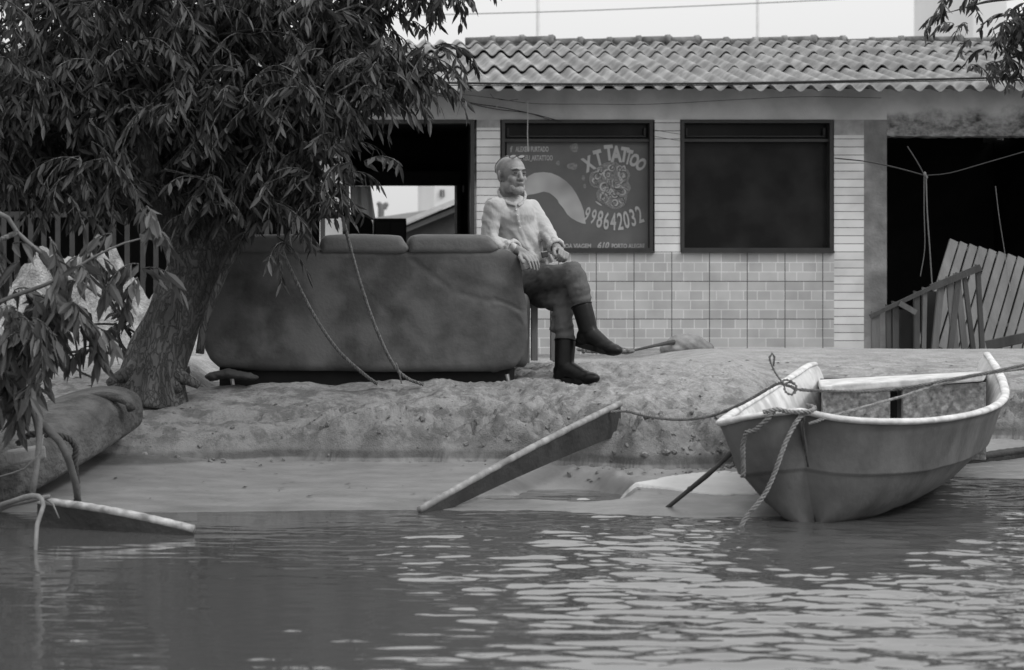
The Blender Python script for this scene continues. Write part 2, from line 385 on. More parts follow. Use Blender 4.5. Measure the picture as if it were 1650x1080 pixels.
def brick_mat(name, w, h, mortar, mort_col, c1, c2, offset=0.0, freq=2, stain=0.0, inner=None, rough=0.35):
    m = bpy.data.materials.new(name); m.use_nodes = True; n, l = m.node_tree.nodes, m.node_tree.links
    b = n["Principled BSDF"]; geo = nin(n, "ShaderNodeTexCoord"); sp = nin(n, "ShaderNodeSeparateXYZ"); l.new(geo.outputs["Object"], sp.inputs[0])
    cb = nin(n, "ShaderNodeCombineXYZ"); l.new(sp.outputs[0], cb.inputs[0]); l.new(sp.outputs[2], cb.inputs[1]); l.new(sp.outputs[1], cb.inputs[2])
    def brick(w, h, mo, mc, c1, c2, off, fr=2, bias=0.0, sq=1.0):
        k = nin(n, "ShaderNodeTexBrick"); k.offset = off; k.offset_frequency = fr; k.squash = sq; k.squash_frequency = 3
        k.inputs["Scale"].default_value = 1; k.inputs["Brick Width"].default_value = w; k.inputs["Row Height"].default_value = h
        k.inputs["Mortar Size"].default_value = mo; k.inputs["Mortar Smooth"].default_value = 0.1; k.inputs["Bias"].default_value = bias
        for s, v in (("Color1", c1), ("Color2", c2), ("Mortar", mc)): k.inputs[s].default_value = (v, v, v, 1)
        l.new(cb.outputs[0], k.inputs[0]); return k
    k = brick(w, h, mortar, mort_col, c1, c2, offset, freq)
    col = k.outputs["Color"]
    if inner:
        k2 = brick(*inner)
        mx = nin(n, "ShaderNodeMix"); mx.data_type = 'RGBA'
        l.new(k.outputs["Fac"], mx.inputs[0]); l.new(k2.outputs["Color"], mx.inputs[6]); mx.inputs[7].default_value = (mort_col,)*3 + (1,)
        col = mx.outputs[2]
    nz = nin(n, "ShaderNodeTexNoise"); nz.inputs["Scale"].default_value = 3.5; nz.inputs["Detail"].default_value = 8; l.new(cb.outputs[0], nz.inputs[0])
    rp = nin(n, "ShaderNodeValToRGB"); e = rp.color_ramp.elements; e[0].position = 0.36; e[1].position = 0.6
    q = 1 - stain; e[0].color = (q, q, q, 1); l.new(nz.outputs[0], rp.inputs[0])
    ml = nin(n, "ShaderNodeMix"); ml.data_type = 'RGBA'; ml.blend_type = 'MULTIPLY'; ml.inputs[0].default_value = 1
    l.new(col, ml.inputs[6]); l.new(rp.outputs[0], ml.inputs[7]); l.new(ml.outputs[2], b.inputs["Base Color"])
    bp = nin(n, "ShaderNodeBump"); bp.inputs["Strength"].default_value = 0.6; bp.inputs["Distance"].default_value = 0.004; bp.invert = True
    l.new(k.outputs["Fac"], bp.inputs["Height"]); l.new(bp.outputs[0], b.inputs["Normal"])
    b.inputs["Roughness"].default_value = rough; b.inputs["Specular IOR Level"].default_value = 0.3; return m
M['strip'] = brick_mat('white_strip_tile', 60.0, 0.0672, 0.0028, 0.06, 0.58, 0.68, 0.0, stain=0.22)
M['panel'] = brick_mat('printed_wall_tile', 0.3142, 0.3142, 0.0038, 0.09, 0.3, 0.3, 0.0, stain=0.16,
                       inner=(0.157, 0.0785, 0.0032, 0.62, 0.36, 0.46, 0.37, 2, 0.0, 0.72))

# ---------------------------------------------------------------- building
D0 = 15.5
def bx(px, D=D0): return (px - CX)*D/F
def bz(py, D=D0): return CAMZ + (HY - py)*D/F
GB = 0.30      # foot of the walls
FL = -200      # left end of the building (pixel column)
FRT = 1860
bld = thing('tiled_building', 'low grey riverside building with a corrugated roof and white strip tiles between its openings', 'building', (bx(900), D0, GB))
T = 0.22       # wall thickness
w = MB()
zt = bz(151); zh = bz(193)
xL, xR = bx(FL), bx(FRT)
def wall(x0, x1, z0, z1, y0=D0, y1=D0 + T, mb=None): (mb or w).box((x0, y0, z0), (x1, y1, z1))
wall(xL, bx(1392), zh, zt + 0.04)                       # beam over the openings
wall(bx(515), bx(552), GB, zh)                          # left plaster pillar
wall(xL, bx(FL + 60), GB, zh)
w.build('wall', M['plaster'], bld)
m_cap = mat('bare_tile_bed', 0.2, 0.36, 9, 0.9, 0.3, 60)
for a, b_, c_, d_ in ((768, 806, GB, bz(206)), (1055, 1096, bz(406), zh), (1344, 1392, GB, bz(218))):
    w = MB(); wall(bx(a), bx(b_), c_, d_); o = w.build('tiled_pillar', M['strip'], bld)
    if d_ < zh: w = MB(); wall(bx(a), bx(b_), d_, zh); w.build('capping', m_cap, o)
w = MB(); wall(bx(806), bx(1344), GB, bz(406)); w.build('tiled_dado', M['panel'], bld)
w = MB(); w.box((bx(808), D0 - 0.03, bz(408)), (bx(1054), D0 - 0.002, bz(404.5))); w.box((bx(1097), D0 - 0.03, bz(408)), (bx(1343.5), D0 - 0.002, bz(404.5)))
w.build('window_sill', M['frame'], bld)
w = MB(); wall(bx(1392), bx(1429), GB, bz(193) - .001); w.build('pier', M['pier'], bld)
w = MB(); wall(bx(1392), bx(1429), bz(193), zt + 0.04); w.build('upper_wall', M['plaster'], bld)
mp_ = mat('mould_stained_plaster', 0.40, 0.56, 1.3, 0.9, 0.35, 60, lo2=0.22, scale2=2.3, amt2=0.45); n, l = mp_.node_tree.nodes, mp_.node_tree.links
bs = n["Principled BSDF"]; old = bs.inputs["Base Color"].links[0].from_socket
tcx = nin(n, "ShaderNodeTexCoord"); sx2 = nin(n, "ShaderNodeSeparateXYZ"); l.new(tcx.outputs["Object"], sx2.inputs[0])
def nz_(sc, st=(1, 1, 1)):
    m_ = nin(n, "ShaderNodeMapping"); m_.inputs[3].default_value = st; l.new(tcx.outputs["Object"], m_.inputs[0])
    q_ = nin(n, "ShaderNodeTexNoise"); q_.inputs["Scale"].default_value = sc; q_.inputs["Detail"].default_value = 9; q_.inputs["Roughness"].default_value = .68; l.new(m_.outputs[0], q_.inputs[0]); return q_.outputs[0]
ad = nin(n, "ShaderNodeMath"); ad.operation = 'MULTIPLY_ADD'; l.new(nz_(4.5), ad.inputs[0]); ad.inputs[1].default_value = .42; l.new(sx2.outputs[2], ad.inputs[2])
rp2 = nin(n, "ShaderNodeMapRange"); zb_ = bz(186) - GB + .21; rp2.inputs[1].default_value = zb_ + .06; rp2.inputs[2].default_value = zb_ - .05; l.new(ad.outputs[0], rp2.inputs[0])
rc = nin(n, "ShaderNodeValToRGB"); e = rc.color_ramp.elements; e[0].position = .36; e[1].position = .62; e[0].color = (.045,)*3+(1,); e[1].color = (.30,)*3+(1,); l.new(nz_(11, (1, 1, 1.6)), rc.inputs[0])
mz = nin(n, "ShaderNodeMix"); mz.data_type = 'RGBA'; l.new(rp2.outputs[0], mz.inputs[0]); l.new(old, mz.inputs[6]); l.new(rc.outputs[0], mz.inputs[7]); l.new(mz.outputs[2], bs.inputs["Base Color"])
w = MB(); nn_ = 110; x0, x1 = bx(1429) + .001, xR; rm = random.Random(2)
bot = [(x0 + (x1 - x0)*i/nn_, bz(219.5) + .009*(rm.random() - .5)) for i in range(nn_ + 1)]
w.prism(bot + [(x1, zt + .04), (x0, zt + .04)], D0, D0 + T); w.build('mouldy_lintel', mp_, bld)
w = MB(); wall(bx(1740), xR, GB, bz(219)); w.build('end_pier', M['pier'], bld)
# window frames
def win_frame(px0, px1, py0, py1, pt, name='window'):
    f = MB(); t = 0.028; y0, y1 = D0 + 0.05, D0 + 0.10
    X0, X1, Z0, Z1 = bx(px0), bx(px1), bz(py1), bz(py0)
    f.box((X0, D0 - 0.012, Z0), (X0 + t, y1, Z1)); f.box((X1 - t, D0 - 0.012, Z0), (X1, y1, Z1))
    f.box((X0 + t, D0 - 0.010, Z0), (X1 - t, y1, Z0 + t)); f.box((X0 + t, D0 - 0.010, Z1 - t), (X1 - t, y1, Z1))
    zt_ = bz(pt); f.box((X0 + t, y0 - 0.02, zt_ - 0.012), (X1 - t, y1, zt_ + 0.012))
    o = f.build(name, M['frame'], bld)
    tr = MB(); a, b_, c, d = X0 + 0.05, X1 - 0.05, zt_ + 0.03, Z1 - 0.05
    for q in (((a, y0, c), (b_, y0 + 0.03, c + 0.010)), ((a, y0, c + .016), (a + 0.016, y0 + 0.03, d - .016)), ((b_ - 0.016, y0, c + .016), (b_, y0 + 0.03, d - .016))):
        tr.box(*q)
    tr.build('transom_frame', mat('transom_paint', 0.022, 0.03, 8, 0.6), o)
    return o, X0 + t, X1 - t, Z0 + t, Z1 - t, zt_
gl = bpy.data.materials.new("dark_window_glass"); gl.use_nodes = True
g_ = gl.node_tree.nodes["Principled BSDF"]; nz = gl.node_tree.nodes.new("ShaderNodeTexNoise"); nz.inputs["Scale"].default_value = 2.2; nz.inputs["Detail"].default_value = 6
rp = gl.node_tree.nodes.new("ShaderNodeValToRGB"); e = rp.color_ramp.elements; e[0].position = .45; e[1].position = .75; e[0].color = (.008,)*3 + (1,); e[1].color = (.028,)*3 + (1,)
tcn = gl.node_tree.nodes.new("ShaderNodeTexCoord"); gl.node_tree.links.new(tcn.outputs["Object"], nz.inputs[0])
gl.node_tree.links.new(nz.outputs[0], rp.inputs[0]); gl.node_tree.links.new(rp.outputs[0], g_.inputs["Base Color"])
g_.inputs["Roughness"].default_value = 0.25; g_.inputs["Specular IOR Level"].default_value = 0.12
for (a, b_) in ((808, 1052), (1097, 1342)):
    o, X0, X1, Z0, Z1, zt_ = win_frame(a, b_, 193, 405, 226)
    g = MB(); g.box((X0, D0 + 0.095, Z0), (X1, D0 + 0.103, zt_ - 0.012)); g.build('pane', gl, o)
    g = MB(); g.box((X0, D0 + 0.095, zt_ + 0.012), (X1, D0 + 0.103, Z1)); g.build('pane', gl, o)
# open shopfront on the left: dark frame
f = MB(); X0, X1 = bx(557), bx(764); f.box((X0, D0 - .01, GB), (X0 + .03, D0 + .1, zh)); f.box((X1 - .03, D0 - .01, GB), (X1, D0 + .1, zh)); f.box((X0 + .03, D0 - .008, zh - .03), (X1 - .03, D0 + .1, zh))
f.build('door_frame', M['frame'], bld)
# rooms behind: floor to roof, dark inside
YB = 18.8
r = MB()
r.box((bx(515) , YB, GB), (P(562, 0, YB).x, YB + .15, 2.9)); r.box((P(734, 0, YB).x, YB, GB), (bx(1420), YB + .15, 2.9))
r.box((P(562, 0, YB).x, YB, GB), (P(734, 0, YB).x, YB + .15, P(0, 395, YB).z)); r.box((P(562, 0, YB).x, YB, P(0, 298, YB).z), (P(734, 0, YB).x, YB + .15, 2.9))
r.box((xL, YB, GB), (bx(515) - .002, YB + .15, 2.9)); r.box((bx(1420) + .002, YB, GB), (xR, YB + .15, 2.9))
r.box((bx(515), D0 + T + .002, GB), (bx(515) + .12, YB - .002, 2.355)); r.box((bx(1400), D0 + T + .002, GB), (bx(1400) + .12, YB - .002, 2.355))
r.box((xL, D0 + T + .002, GB), (xL + .15, YB - .002, 2.355)); r.box((xR - .15, D0 + T + .002, GB), (xR, YB - .002, 2.355))
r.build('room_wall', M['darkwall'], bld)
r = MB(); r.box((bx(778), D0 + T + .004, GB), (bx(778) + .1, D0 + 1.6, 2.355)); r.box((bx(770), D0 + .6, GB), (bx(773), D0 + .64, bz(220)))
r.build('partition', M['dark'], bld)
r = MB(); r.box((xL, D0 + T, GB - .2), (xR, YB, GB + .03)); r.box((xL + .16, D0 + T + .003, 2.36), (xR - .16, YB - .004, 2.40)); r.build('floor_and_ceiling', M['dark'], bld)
# a dim beam and jambs of the rear opening
r = MB(); y = 18.5
r.box((P(556,0,y).x, y, P(0,299,y).z), (P(742,0,y).x, y + .12, P(0,276,y).z)); r.build('inner_beam', mat('dim_beam', .05, .06), bld)
r = MB(); r.box((P(736,0,y).x, y, GB + .03), (P(742,0,y).x, y + .1, P(0,299,y).z)); r.build('inner_jamb', mat('dim_jamb', .05, .07), bld)
r = MB(); r.box((P(745.5,0,17).x, 17, P(0,310,17).z), (P(748,0,17).x, 17.03, P(0,299,17).z)); r.build('latch_strip', mat('dim_strip', .09, .12), bld)

# roof of corrugated sheets
pitch = 0.163; ph0 = bx(690, 15.1)
DE, ZE = 15.1, 2.475
slope = 0.232
def roof_course(mb, ya, yb, x0, x1, lift, seed):
    rr = random.Random(seed); ns = 10; nx = int((x1 - x0)/pitch*ns); ny = 3; th = 0.010
    sheet = 0.98; offs = {}
    base = len(mb.v); vs = []
    for layer in (0, 1):
        for j in range(ny + 1):
            y = ya + (yb - ya)*j/ny
            for i in range(nx + 1):
                x = x0 + (x1 - x0)*i/nx
                s = int((x - x0)//sheet)
                if s not in offs: offs[s] = (rr.uniform(-.012, .012), rr.uniform(-.035, .035))
                k, yo = offs[s]
                yy = y + (yo if j == 0 else 0)
                c = math.cos(2*math.pi*(x - ph0)/pitch)
                z = ZE + slope*(yy - DE) + 0.029*c + lift*(1 - j/ny) + k*(1 - j/ny)*0.6 - layer*th + 0.006*math.sin(x*1.7 + seed)
                vs.append((x, yy, z))
    W = nx + 1; L = W*(ny + 1); fs = []
    for j in range(ny):
        for i in range(nx):
            a = j*W + i; fs.append((a, a+1, a+W+1, a+W)); a += L; fs.append((a, a+W, a+W+1, a+1))
    for i in range(nx): fs.append((i, L+i, L+i+1, i+1)); a = ny*W + i; fs.append((a, a+1, L+a+1, L+a))
    mb.add(vs, fs)
rf = MB(); xa, xb = bx(FL - 20), bx(FRT + 20)
for k, (ya, yb, lf) in enumerate(((15.1, 16.55, .03), (16.38, 17.65, .03), (17.48, 18.35, .03), (18.16, 18.62, .03))):
    roof_course(rf, ya, yb, xa, xb, lf, k + 3)
roof = rf.build('roof', M['roof'], bld, smooth_=True)
# rear slope down to the back wall
r = MB(); zr = ZE + slope*(18.62 - DE); r.add([(xa, 18.6, zr - .03), (xb, 18.6, zr - .03), (xb, 20.2, zr - .45), (xa, 20.2, zr - .45), (xa, 18.6, zr - .06), (xb, 18.6, zr - .06), (xb, 20.2, zr - .49), (xa, 20.2, zr - .49)],
    [(0,1,2,3), (7,6,5,4), (0,4,5,1), (3,2,6,7), (0,3,7,4), (1,5,6,2)]); r.build('rear_slope', M['roof'], roof)
for s in ((xa + .3, xa + .36), (xb - .36, xb - .3)):
    r = MB(); r.prism([(s[0], 2.3), (s[1], 2.3), (s[1], zr - .08), (s[0], zr - .08)], 18.4, 18.8); r.build('gable_wall', M['plaster'], bld)
# ridge: mortar band and half-round caps
yR = 18.5; rx0 = P(753, 0, yR).x; rx1 = xb
zb0 = P(0, 81, yR).z; zb1 = P(0, 69, yR).z
r = MB(); n = 120; tp = [(rx0 + (rx1-rx0)*i/n, zb1 + .006*random.random()) for i in range(n+1)]; r.prism([(rx0, zb0 - .12), (rx1, zb0 - .12)] + tp[::-1], yR - .03, yR + .12)
r.build('ridge_mortar', mat('dark_mortar', .035, .10, 12, .95, .5, 40), roof)
step = 47*yR/F; x = rx0 - .02; k = 0; r = MB()
while x < rx1:
    dz = .012*math.sin(k*1.3) + random.uniform(-.006, .006); zc = P(0, 66.5, yR).z + dz
    a0, a1 = .038, .047; pts = [(x, yR, zc), (x + step*.85, yR, zc + .004), (x + step*.86, yR, zc + .004), (x + step*1.02, yR, zc + .006)]
    r.tube(pts, [a0, a0 + .003, a1 + .006, a1 + .008], n=12); r.ell((x + step, yR - .01, zc + .028), (.03, .03, .022), nu=8, nv=6)
    x += step; k += 1
r.build('ridge_cap', M['ridge'], roof, smooth_=True)
# sprigs growing on the ridge
# curtain blowing in the rear opening, dark furniture inside
yc = 18.4
cur = thing('curtain', 'pale cloth hanging at the left of the rear window seen through the open front', 'curtain', P(582, 345, yc))
r = MB(); nx, nz = 24, 10; vs = []; fs = []
for j in range(nz + 1):
    for i in range(nx + 1):
        u, v = i/nx, j/nz; px = 564 + u*(33 + 6*v) + 2*v; py = 300 + v*56 - 3*u*v
        p = P(px, py, yc + .02*math.sin(u*14 + v)); vs.append(p)
for j in range(nz):
    for i in range(nx): a = j*(nx+1) + i; fs.append((a, a+1, a+nx+2, a+nx+1))
r.add(vs, fs); cm_ = mat('thin_cloth', .6, .75, 4, .9); n, l = cm_.node_tree.nodes, cm_.node_tree.links
tr = nin(n, "ShaderNodeBsdfTranslucent"); tr.inputs[0].default_value = (.8, .8, .8, 1); ms = nin(n, "ShaderNodeMixShader"); ms.inputs[0].default_value = .75
l.new(n["Principled BSDF"].outputs[0], ms.inputs[1]); l.new(tr.outputs[0], ms.inputs[2]); l.new(ms.outputs[0], n["Material Output"].inputs[0])
o = r.build('cloth', cm_, cur, smooth_=True); so = o.modifiers.new('s', 'SOLIDIFY'); so.thickness = .002
y = 17.6
arm = thing('covered_armchair', 'dark draped armchair silhouetted inside the open room, left of the box', 'armchair', P(580, 420, y))
r = MB(); b0 = P(560, 0, y).x; pl = [(560,470),(560,352),(566,343),(575,341),(586,347),(598,352),(601,360),(602,470)]
r.prism([(P(a,0,y).x, P(0,b,y).z) for a, b in pl], y, y + .5); r.build('draped_back', M['dark'], arm, bevel=.02)
r = MB(); r.box((P(560,0,y).x, y + .5, GB + .04), (P(602,0,y).x, y + .7, GB + .5)); r.build('seat', M['dark'], arm, bevel=.03)
cab = thing('low_cabinet', 'dark low cabinet inside the open room under the rear window', 'cabinet', P(630, 430, 17.9))
r = MB(); y = 17.9; r.box((P(603,0,y).x, y, GB + .04), (P(655,0,y).x, y + .4, P(0,352,y).z)); r.build('case', mat('dim_cabinet', .03, .04), cab, bevel=.01)
r = MB(); r.box((P(606,0,y).x, y - .012, GB + .1), (P(628,0,y).x, y - .001, P(0,358,y).z)); r.build('door', mat('dim_cabinet_door', .045, .055), cab)
r = MB(); r.box((P(630,0,y).x, y - .012, GB + .1), (P(652,0,y).x, y - .001, P(0,358,y).z)); r.build('door', bpy.data.materials['dim_cabinet_door'], cab)

# ---------------------------------------------------------------- tattoo shop sign in the window
ys_ = D0 + 0.075
sg = thing('shop_sign', 'printed tattoo parlour sign filling the window behind the seated man', 'shop sign', P(930, 402, ys_))
S = lambda px, py, o=0: P(px, py, ys_ - o)
r = MB(); a, b_ = S(816.5, 402), S(1044, 229); r.box((a.x, ys_, a.z), (b_.x, ys_ + .01, b_.z)); r.build('board', mat('sign_vinyl', .075, .11, 2.0, .55, lo2=.14, scale2=3, amt2=.3), sg)
white = mat('sign_white', .30, .38, 10, .7); sign_in = mat('sign_ink', .06, .09, 10, .7); skin_p = mat('printed_skin', .20, .42, 2.6, .7, detail=2)
def flat(name, poly, m, o, parent=sg):
    q = MB(); q.prism([(S(a, b_).x, S(a, b_).z) for a, b_ in poly], ys_ - o, ys_ - .0005); return q.build(name, m, parent)
armp = [(844,304),(845,292),(851,284),(861,279),(875,277.5),(888,279),(900,284),(912,292),(921,301),(929,313),(936,327),(941,341),(943,356),(944,361),(938,360),(930,357),(921,352),(914,346),(908,336),(901,328),(898,322),(892,316),(885,311),(876,309),(868,311),(860,313),(852,314),(846,318)]
flat('printed_arm', armp, skin_p, .002)
ink = MB()
def text_into(mb, s, px, py, h, ang=0, sx=1.0, bold=0.0, o=.003, shear=0, center=True):
    c = bpy.data.curves.new('t', 'FONT'); c.body = s; c.size = 1; c.offset = bold; c.align_x = 'CENTER' if center else 'LEFT'; c.resolution_u = 3; c.shear = shear
    ob = bpy.data.objects.new('t', c); scene.collection.objects.link(ob)
    me = bpy.data.meshes.new_from_object(ob); k = h/0.70        # cap height is about 0.7 of the size
    ca, sa = math.cos(R(ang)), math.sin(R(ang)); vs = []
    for v in me.vertices:
        x, y = v.co.x*k*sx, (v.co.y - .35)*k
        q = S(px + x*ca - y*sa, py - (x*sa + y*ca)); vs.append((q.x, ys_ - o, q.z))
    mb.add(vs, [tuple(p.vertices) for p in me.polygons])
    bpy.data.objects.remove(ob); bpy.data.curves.remove(c)
def serif(mb, px, py, w_, ang, o=.003):
    ca, sa = math.cos(R(ang)), math.sin(R(ang))
    vs = []
    for x, y in ((-w_/2, -.6), (w_/2, -.6), (w_/2, .6), (-w_/2, .6)):
        q = S(px + x*ca - y*sa, py - (x*sa + y*ca)); vs.append((q.x, ys_ - o, q.z))
    mb.add(vs, [(0,1,2,3)])
t = MB()
for gi, (ch, px, py, an, sx, h) in enumerate((('X',948,263,24,.8,17),('T',964,253,14,.75,18),('T',981,245,6,.8,18),('A',993,247,0,.8,19),('T',1006,248,-9,.8,17),('T',1013,252,-14,.6,17),('O',1022,257,-24,.75,15),('O',1033,264,-34,.75,15))):
    text_into(t, ch, px, py + 1, h*1.28, an, sx*.82, .05, o=.003 + .0003*gi)
t.build('shop_name', white, sg)
t = MB()
for gi, ch, px, py, an in zip(range(9), '998642032', (946, 956.5, 966.5, 977, 988, 999, 1009, 1019.5, 1030), (345, 349, 353, 356, 357, 356.5, 354, 350.5, 345.5), (-18, -14, -10, -5, 0, 5, 9, 13, 18)):
    text_into(t, ch, px, py, 27 if ch != '9' else 23, an, .50, .018, o=.003 + .0003*gi)
t.build('phone_number', white, sg)
for tx, a, b_, h, sx in (('ALEXEU FURTADO', 857.5, 240.5, 8, .55), ('ALEXEU_ARTATTOO', 861, 254.5, 8, .55), ('f', 823.5, 240.5, 9, 1)):
    t = MB(); text_into(t, tx, a, b_, h, 0, sx, .03); t.build('name_line', white, sg)
for tx, a, b_, h, sx in (('AV. BOA VIAGEM', 922, 396.5, 7.0, .80), ('610', 971, 395.5, 10, .85), ('PORTO ALEGRE', 1012, 396.5, 7.0, .75)):
    t = MB(); text_into(t, tx, a, b_, h, 0, sx, .03, shear=.3 if tx == '610' else 0); t.build('address_line', white, sg)
# emblem: a plain knot of pale scrollwork with dark outlines
em = [(968,268),(976,263),(988,262),(996,265),(1000,272),(1010,274),(1014,282),(1011,292),(1015,303),(1010,312),(1008,322),(1004,331),(992,336),(983,334),(975,328),(964,322),(962,312),(966,303),(955,300),(950,290),(953,279),(960,276)]
flat('emblem', em, mat('sign_grey', .09, .24, 45, .7), .002)
rr = random.Random(5); SC = [0]
def stroke(t, pts, wpx):
    SC[0] += 1; o_ = .0028 + .00006*SC[0]
    pts = smooth([S(a, b_, o_) for a, b_ in pts], .006); vs = []; fs = []
    for i, p in enumerate(pts):
        wd = wpx*ys_/F/2*(.35 + .65*math.sin(math.pi*(i + .5)/len(pts)))
        d = (pts[min(i+1, len(pts)-1)] - pts[max(i-1, 0)]); nn = Vector((-d.z, 0, d.x)).normalized()*wd
        vs += [p + nn, p - nn]
        if i: fs.append((2*i-2, 2*i-1, 2*i+1, 2*i))
    t.add(vs, fs)
for nm, mm_, wp, cnt, jit in (('emblem_highlight', white, 2.6, 1, 0), ('emblem_line', sign_in, 1.2, 1, 1.5)):
    t = MB()
    stroke(t, [em[i % len(em)] for i in range(len(em) + 1)], wp*.9)
    for cx_, cy_, rad in ((962,284,8),(979,281,8),(1003,282,8),(994,296,9),(974,300,9),(988,312,9),(1003,308,7),(972,318,7),(990,326,7),(1001,322,6),(958,292,6),(985,270,6),(966,274,5),(998,272,5)):
        a0 = rr.uniform(0, 6.28); dr = rr.choice((-1, 1))
        stroke(t, [(cx_ + jit + rad*(1 - .75*i/9)*math.cos(a0 + dr*i*.75), cy_ + jit + rad*(1 - .75*i/9)*math.sin(a0 + dr*i*.75)) for i in range(10)], wp)
    for _ in range(14):
        a, b_ = rr.uniform(958, 1002), rr.uniform(270, 328); stroke(t, [(a, b_), (a + rr.uniform(2, 6), b_ - rr.uniform(-5, 5)), (a + rr.uniform(7, 12), b_ + rr.uniform(-8, 8))], wp)
    t.build(nm, mm_, sg)
for c_, rad in (((925, 238), (6.5, 8)), ((922, 268), (8, 6)), ((899, 263), (3, 4)), ((940, 287), (2.5, 5)), ((942, 300), (2, 4))):
    q = [(c_[0] + rad[0]*(1 + .12*math.sin(k*1.3))*math.cos(k/12*6.283), c_[1] + rad[1]*(1 + .12*math.sin(k*1.3))*math.sin(k/12*6.283)) for k in range(12)]
    flat('light_splash', q, bpy.data.materials['sign_grey'], .0015)

# ---------------------------------------------------------------- far things over and through the building
def post(px, D, py_top, r, label):
    t = thing('lamp_post', label, 'lamp post', (P(px,0,D).x, D, .3), 'lamp posts far behind the roof'); q = MB()
    q.tube([(P(px,0,D).x, D, .3), (P(px,0,D).x, D, P(0,py_top,D).z)], [r*1.3, r*.8], n=10); q.build('pole', M_far, t, smooth_=True)
    q = MB(); p = P(px, py_top, D); q.tube([p, p + Vector((.5, 0, .3)), p + Vector((1.2, 0, .35))], .04, n=6); q.build('arm', M_far, t)
    q = MB(); q.ell(p + Vector((1.4, 0, .33)), (.28, .12, .06)); q.build('lamp_head', M_far, t)
M_far = mat('far_grey_paint', .42, .5, 2, .8)
post(867, 42, -60, .05, 'thin pale lamp post far behind the roof, above the sign window')
post(1221, 44, -60, .045, 'thin pale lamp post far behind the roof, above the dark plain window')
far_w = mat('far_white_wall', .58, .66, .3, .9)
def far_block(px0, px1, py_top, D, dep, label, wins, name='apartment_block', roofy=None):
    t = thing(name, label, 'building', (P((px0+px1)/2, 0, D).x, D, .3)); a, b_ = P(px0, 0, D).x, P(px1, 0, D).x; zt_ = P(0, py_top, D).z
    q = MB(); q.box((a, D, .2), (b_, D + dep, zt_)); q.build('wall', far_w, t)
    for (u, v, ww, hh) in wins:
        p = P(u, v, D); wx_, hz_ = ww*D/F, hh*D/F
        q = MB(); q.box((p.x, D - .05, p.z - hz_), (p.x + wx_, D - .005, p.z)); o = q.build('window', mat('far_window', .1, .12), t)
        q = MB(); q.box((p.x + wx_*.46, D - .08, p.z - hz_), (p.x + wx_*.54, D - .052, p.z)); q.build('mullion', far_w, o)
    q = MB(); q.box((a - .15, D - .15, zt_), (b_ + .15, D + dep + .15, zt_ + .15)); q.build('parapet', far_w, t)
far_block(1568, 1622, -70, 60, 6, 'pale tower rising far behind the right end of the roof', [(1580, -20, 10, 14), (1600, -20, 10, 14)])
far_block(700, 760, 262, 46, 8, 'pale house with a small window, seen far away through the open front', [(709, 306, 7, 11)], 'house')
far_block(300, 345, 60, 50, 6, 'pale building glimpsed through the big tree crown', [(318, 90, 6, 8)], 'house')
# low shed with a sloping roof behind the open room
D = 24.0; sh = thing('back_shed', 'shed with a pale sloping roof edge behind the open room', 'shed', (P(690,0,D).x, D, .3))
q = MB(); q.prism([(P(a,0,D).x, P(0,b_,D).z) for a, b_ in ((652,560),(652,364),(760,318),(760,560))], D, D + 3); q.build('wall', mat('shed_wall', .05, .08, 3), sh)
q = MB(); q.beam(P(640, 362.5, D - .1), P(765, 311.5, D - .1), .25, .055); q.build('roof_edge', mat('pale_roof_edge', .42, .55, 5), sh)
q = MB(); q.beam(P(650, 372, D - .1), P(765, 325, D - .1), .1, .06); q.build('gutter', mat('gutter_grey', .10, .14, 5), sh)
D = 34.0; sh = thing('back_roof', 'far low building with a faint sloping roof behind the shed', 'building', (P(640,0,D).x, D, .3))
q = MB(); q.prism([(P(a,0,D).x, P(0,b_,D).z) for a, b_ in ((590,420),(590,353),(700,337),(770,337),(770,420))], D, D + 5); q.build('wall', mat('far_shed_wall', .25, .33, 1), sh)
D = 70.0; up = thing('utility_pole', 'small far utility pole with insulators seen through the open front', 'utility pole', (P(614,0,D).x, D, .3))
q = MB(); q.tube([(P(614,0,D).x, D, .2), P(614, 329, D)], .12, n=8); q.build('pole', mat('far_pole', .12, .16), up)
q = MB(); q.beam(P(609, 331, D), P(622, 331, D), .15, .12); q.beam(P(611, 336, D), P(623, 336, D), .15, .1); q.build('crossarm', bpy.data.materials['far_pole'], up)
q = MB()
for a, b_ in ((611, 329), (620, 334), (622, 330)): q.ell(P(a, b_, D), .1, nu=8, nv=6)
q.build('insulator', bpy.data.materials['far_pole'], up)

# ---------------------------------------------------------------- wires
def wire(pts, r, label, name='cable', m=None, mn='black_rubber', step=.05):
    q = MB(); pts = smooth(pts, step); q.tube(pts, r, n=6)
    o = q.build(name, M['black'] if m is None else m, loc=pts[0]); tag(o, label, 'cable', {'wire': 'wires strung along the front wall', 'wire_clip': 'clips on the wire bundle', 'hanging_string': 'strings hanging in the right opening'}.get(name)); return o
y = 14.9
wire([P(560, 127, y), P(700, 133, y), P(900, 135.5, y), P(1150, 134.5, y), P(1400, 130, y), P(1560, 126.5, y), P(1720, 122, y)], .0095, 'thick black cable running along the eave in front of the roof')
wire([P(560, 134, y+.05), P(700, 137.5, y+.05), P(900, 138.5, y+.05), P(1100, 138, y+.05), P(1300, 134.5, y+.05), P(1500, 131, y+.05), P(1720, 127, y+.05)], .004, 'thin black cable just under the thick one along the eave')
mg = mat('grey_wire', .16, .2)
wire([P(560, 27, 30), P(800, 21.5, 30), P(1000, 15, 30), P(1350, -1, 30), P(1700, -22, 30)], .008, 'thin grey wire crossing the sky above the roof', m=mg)
yw = D0 - .03
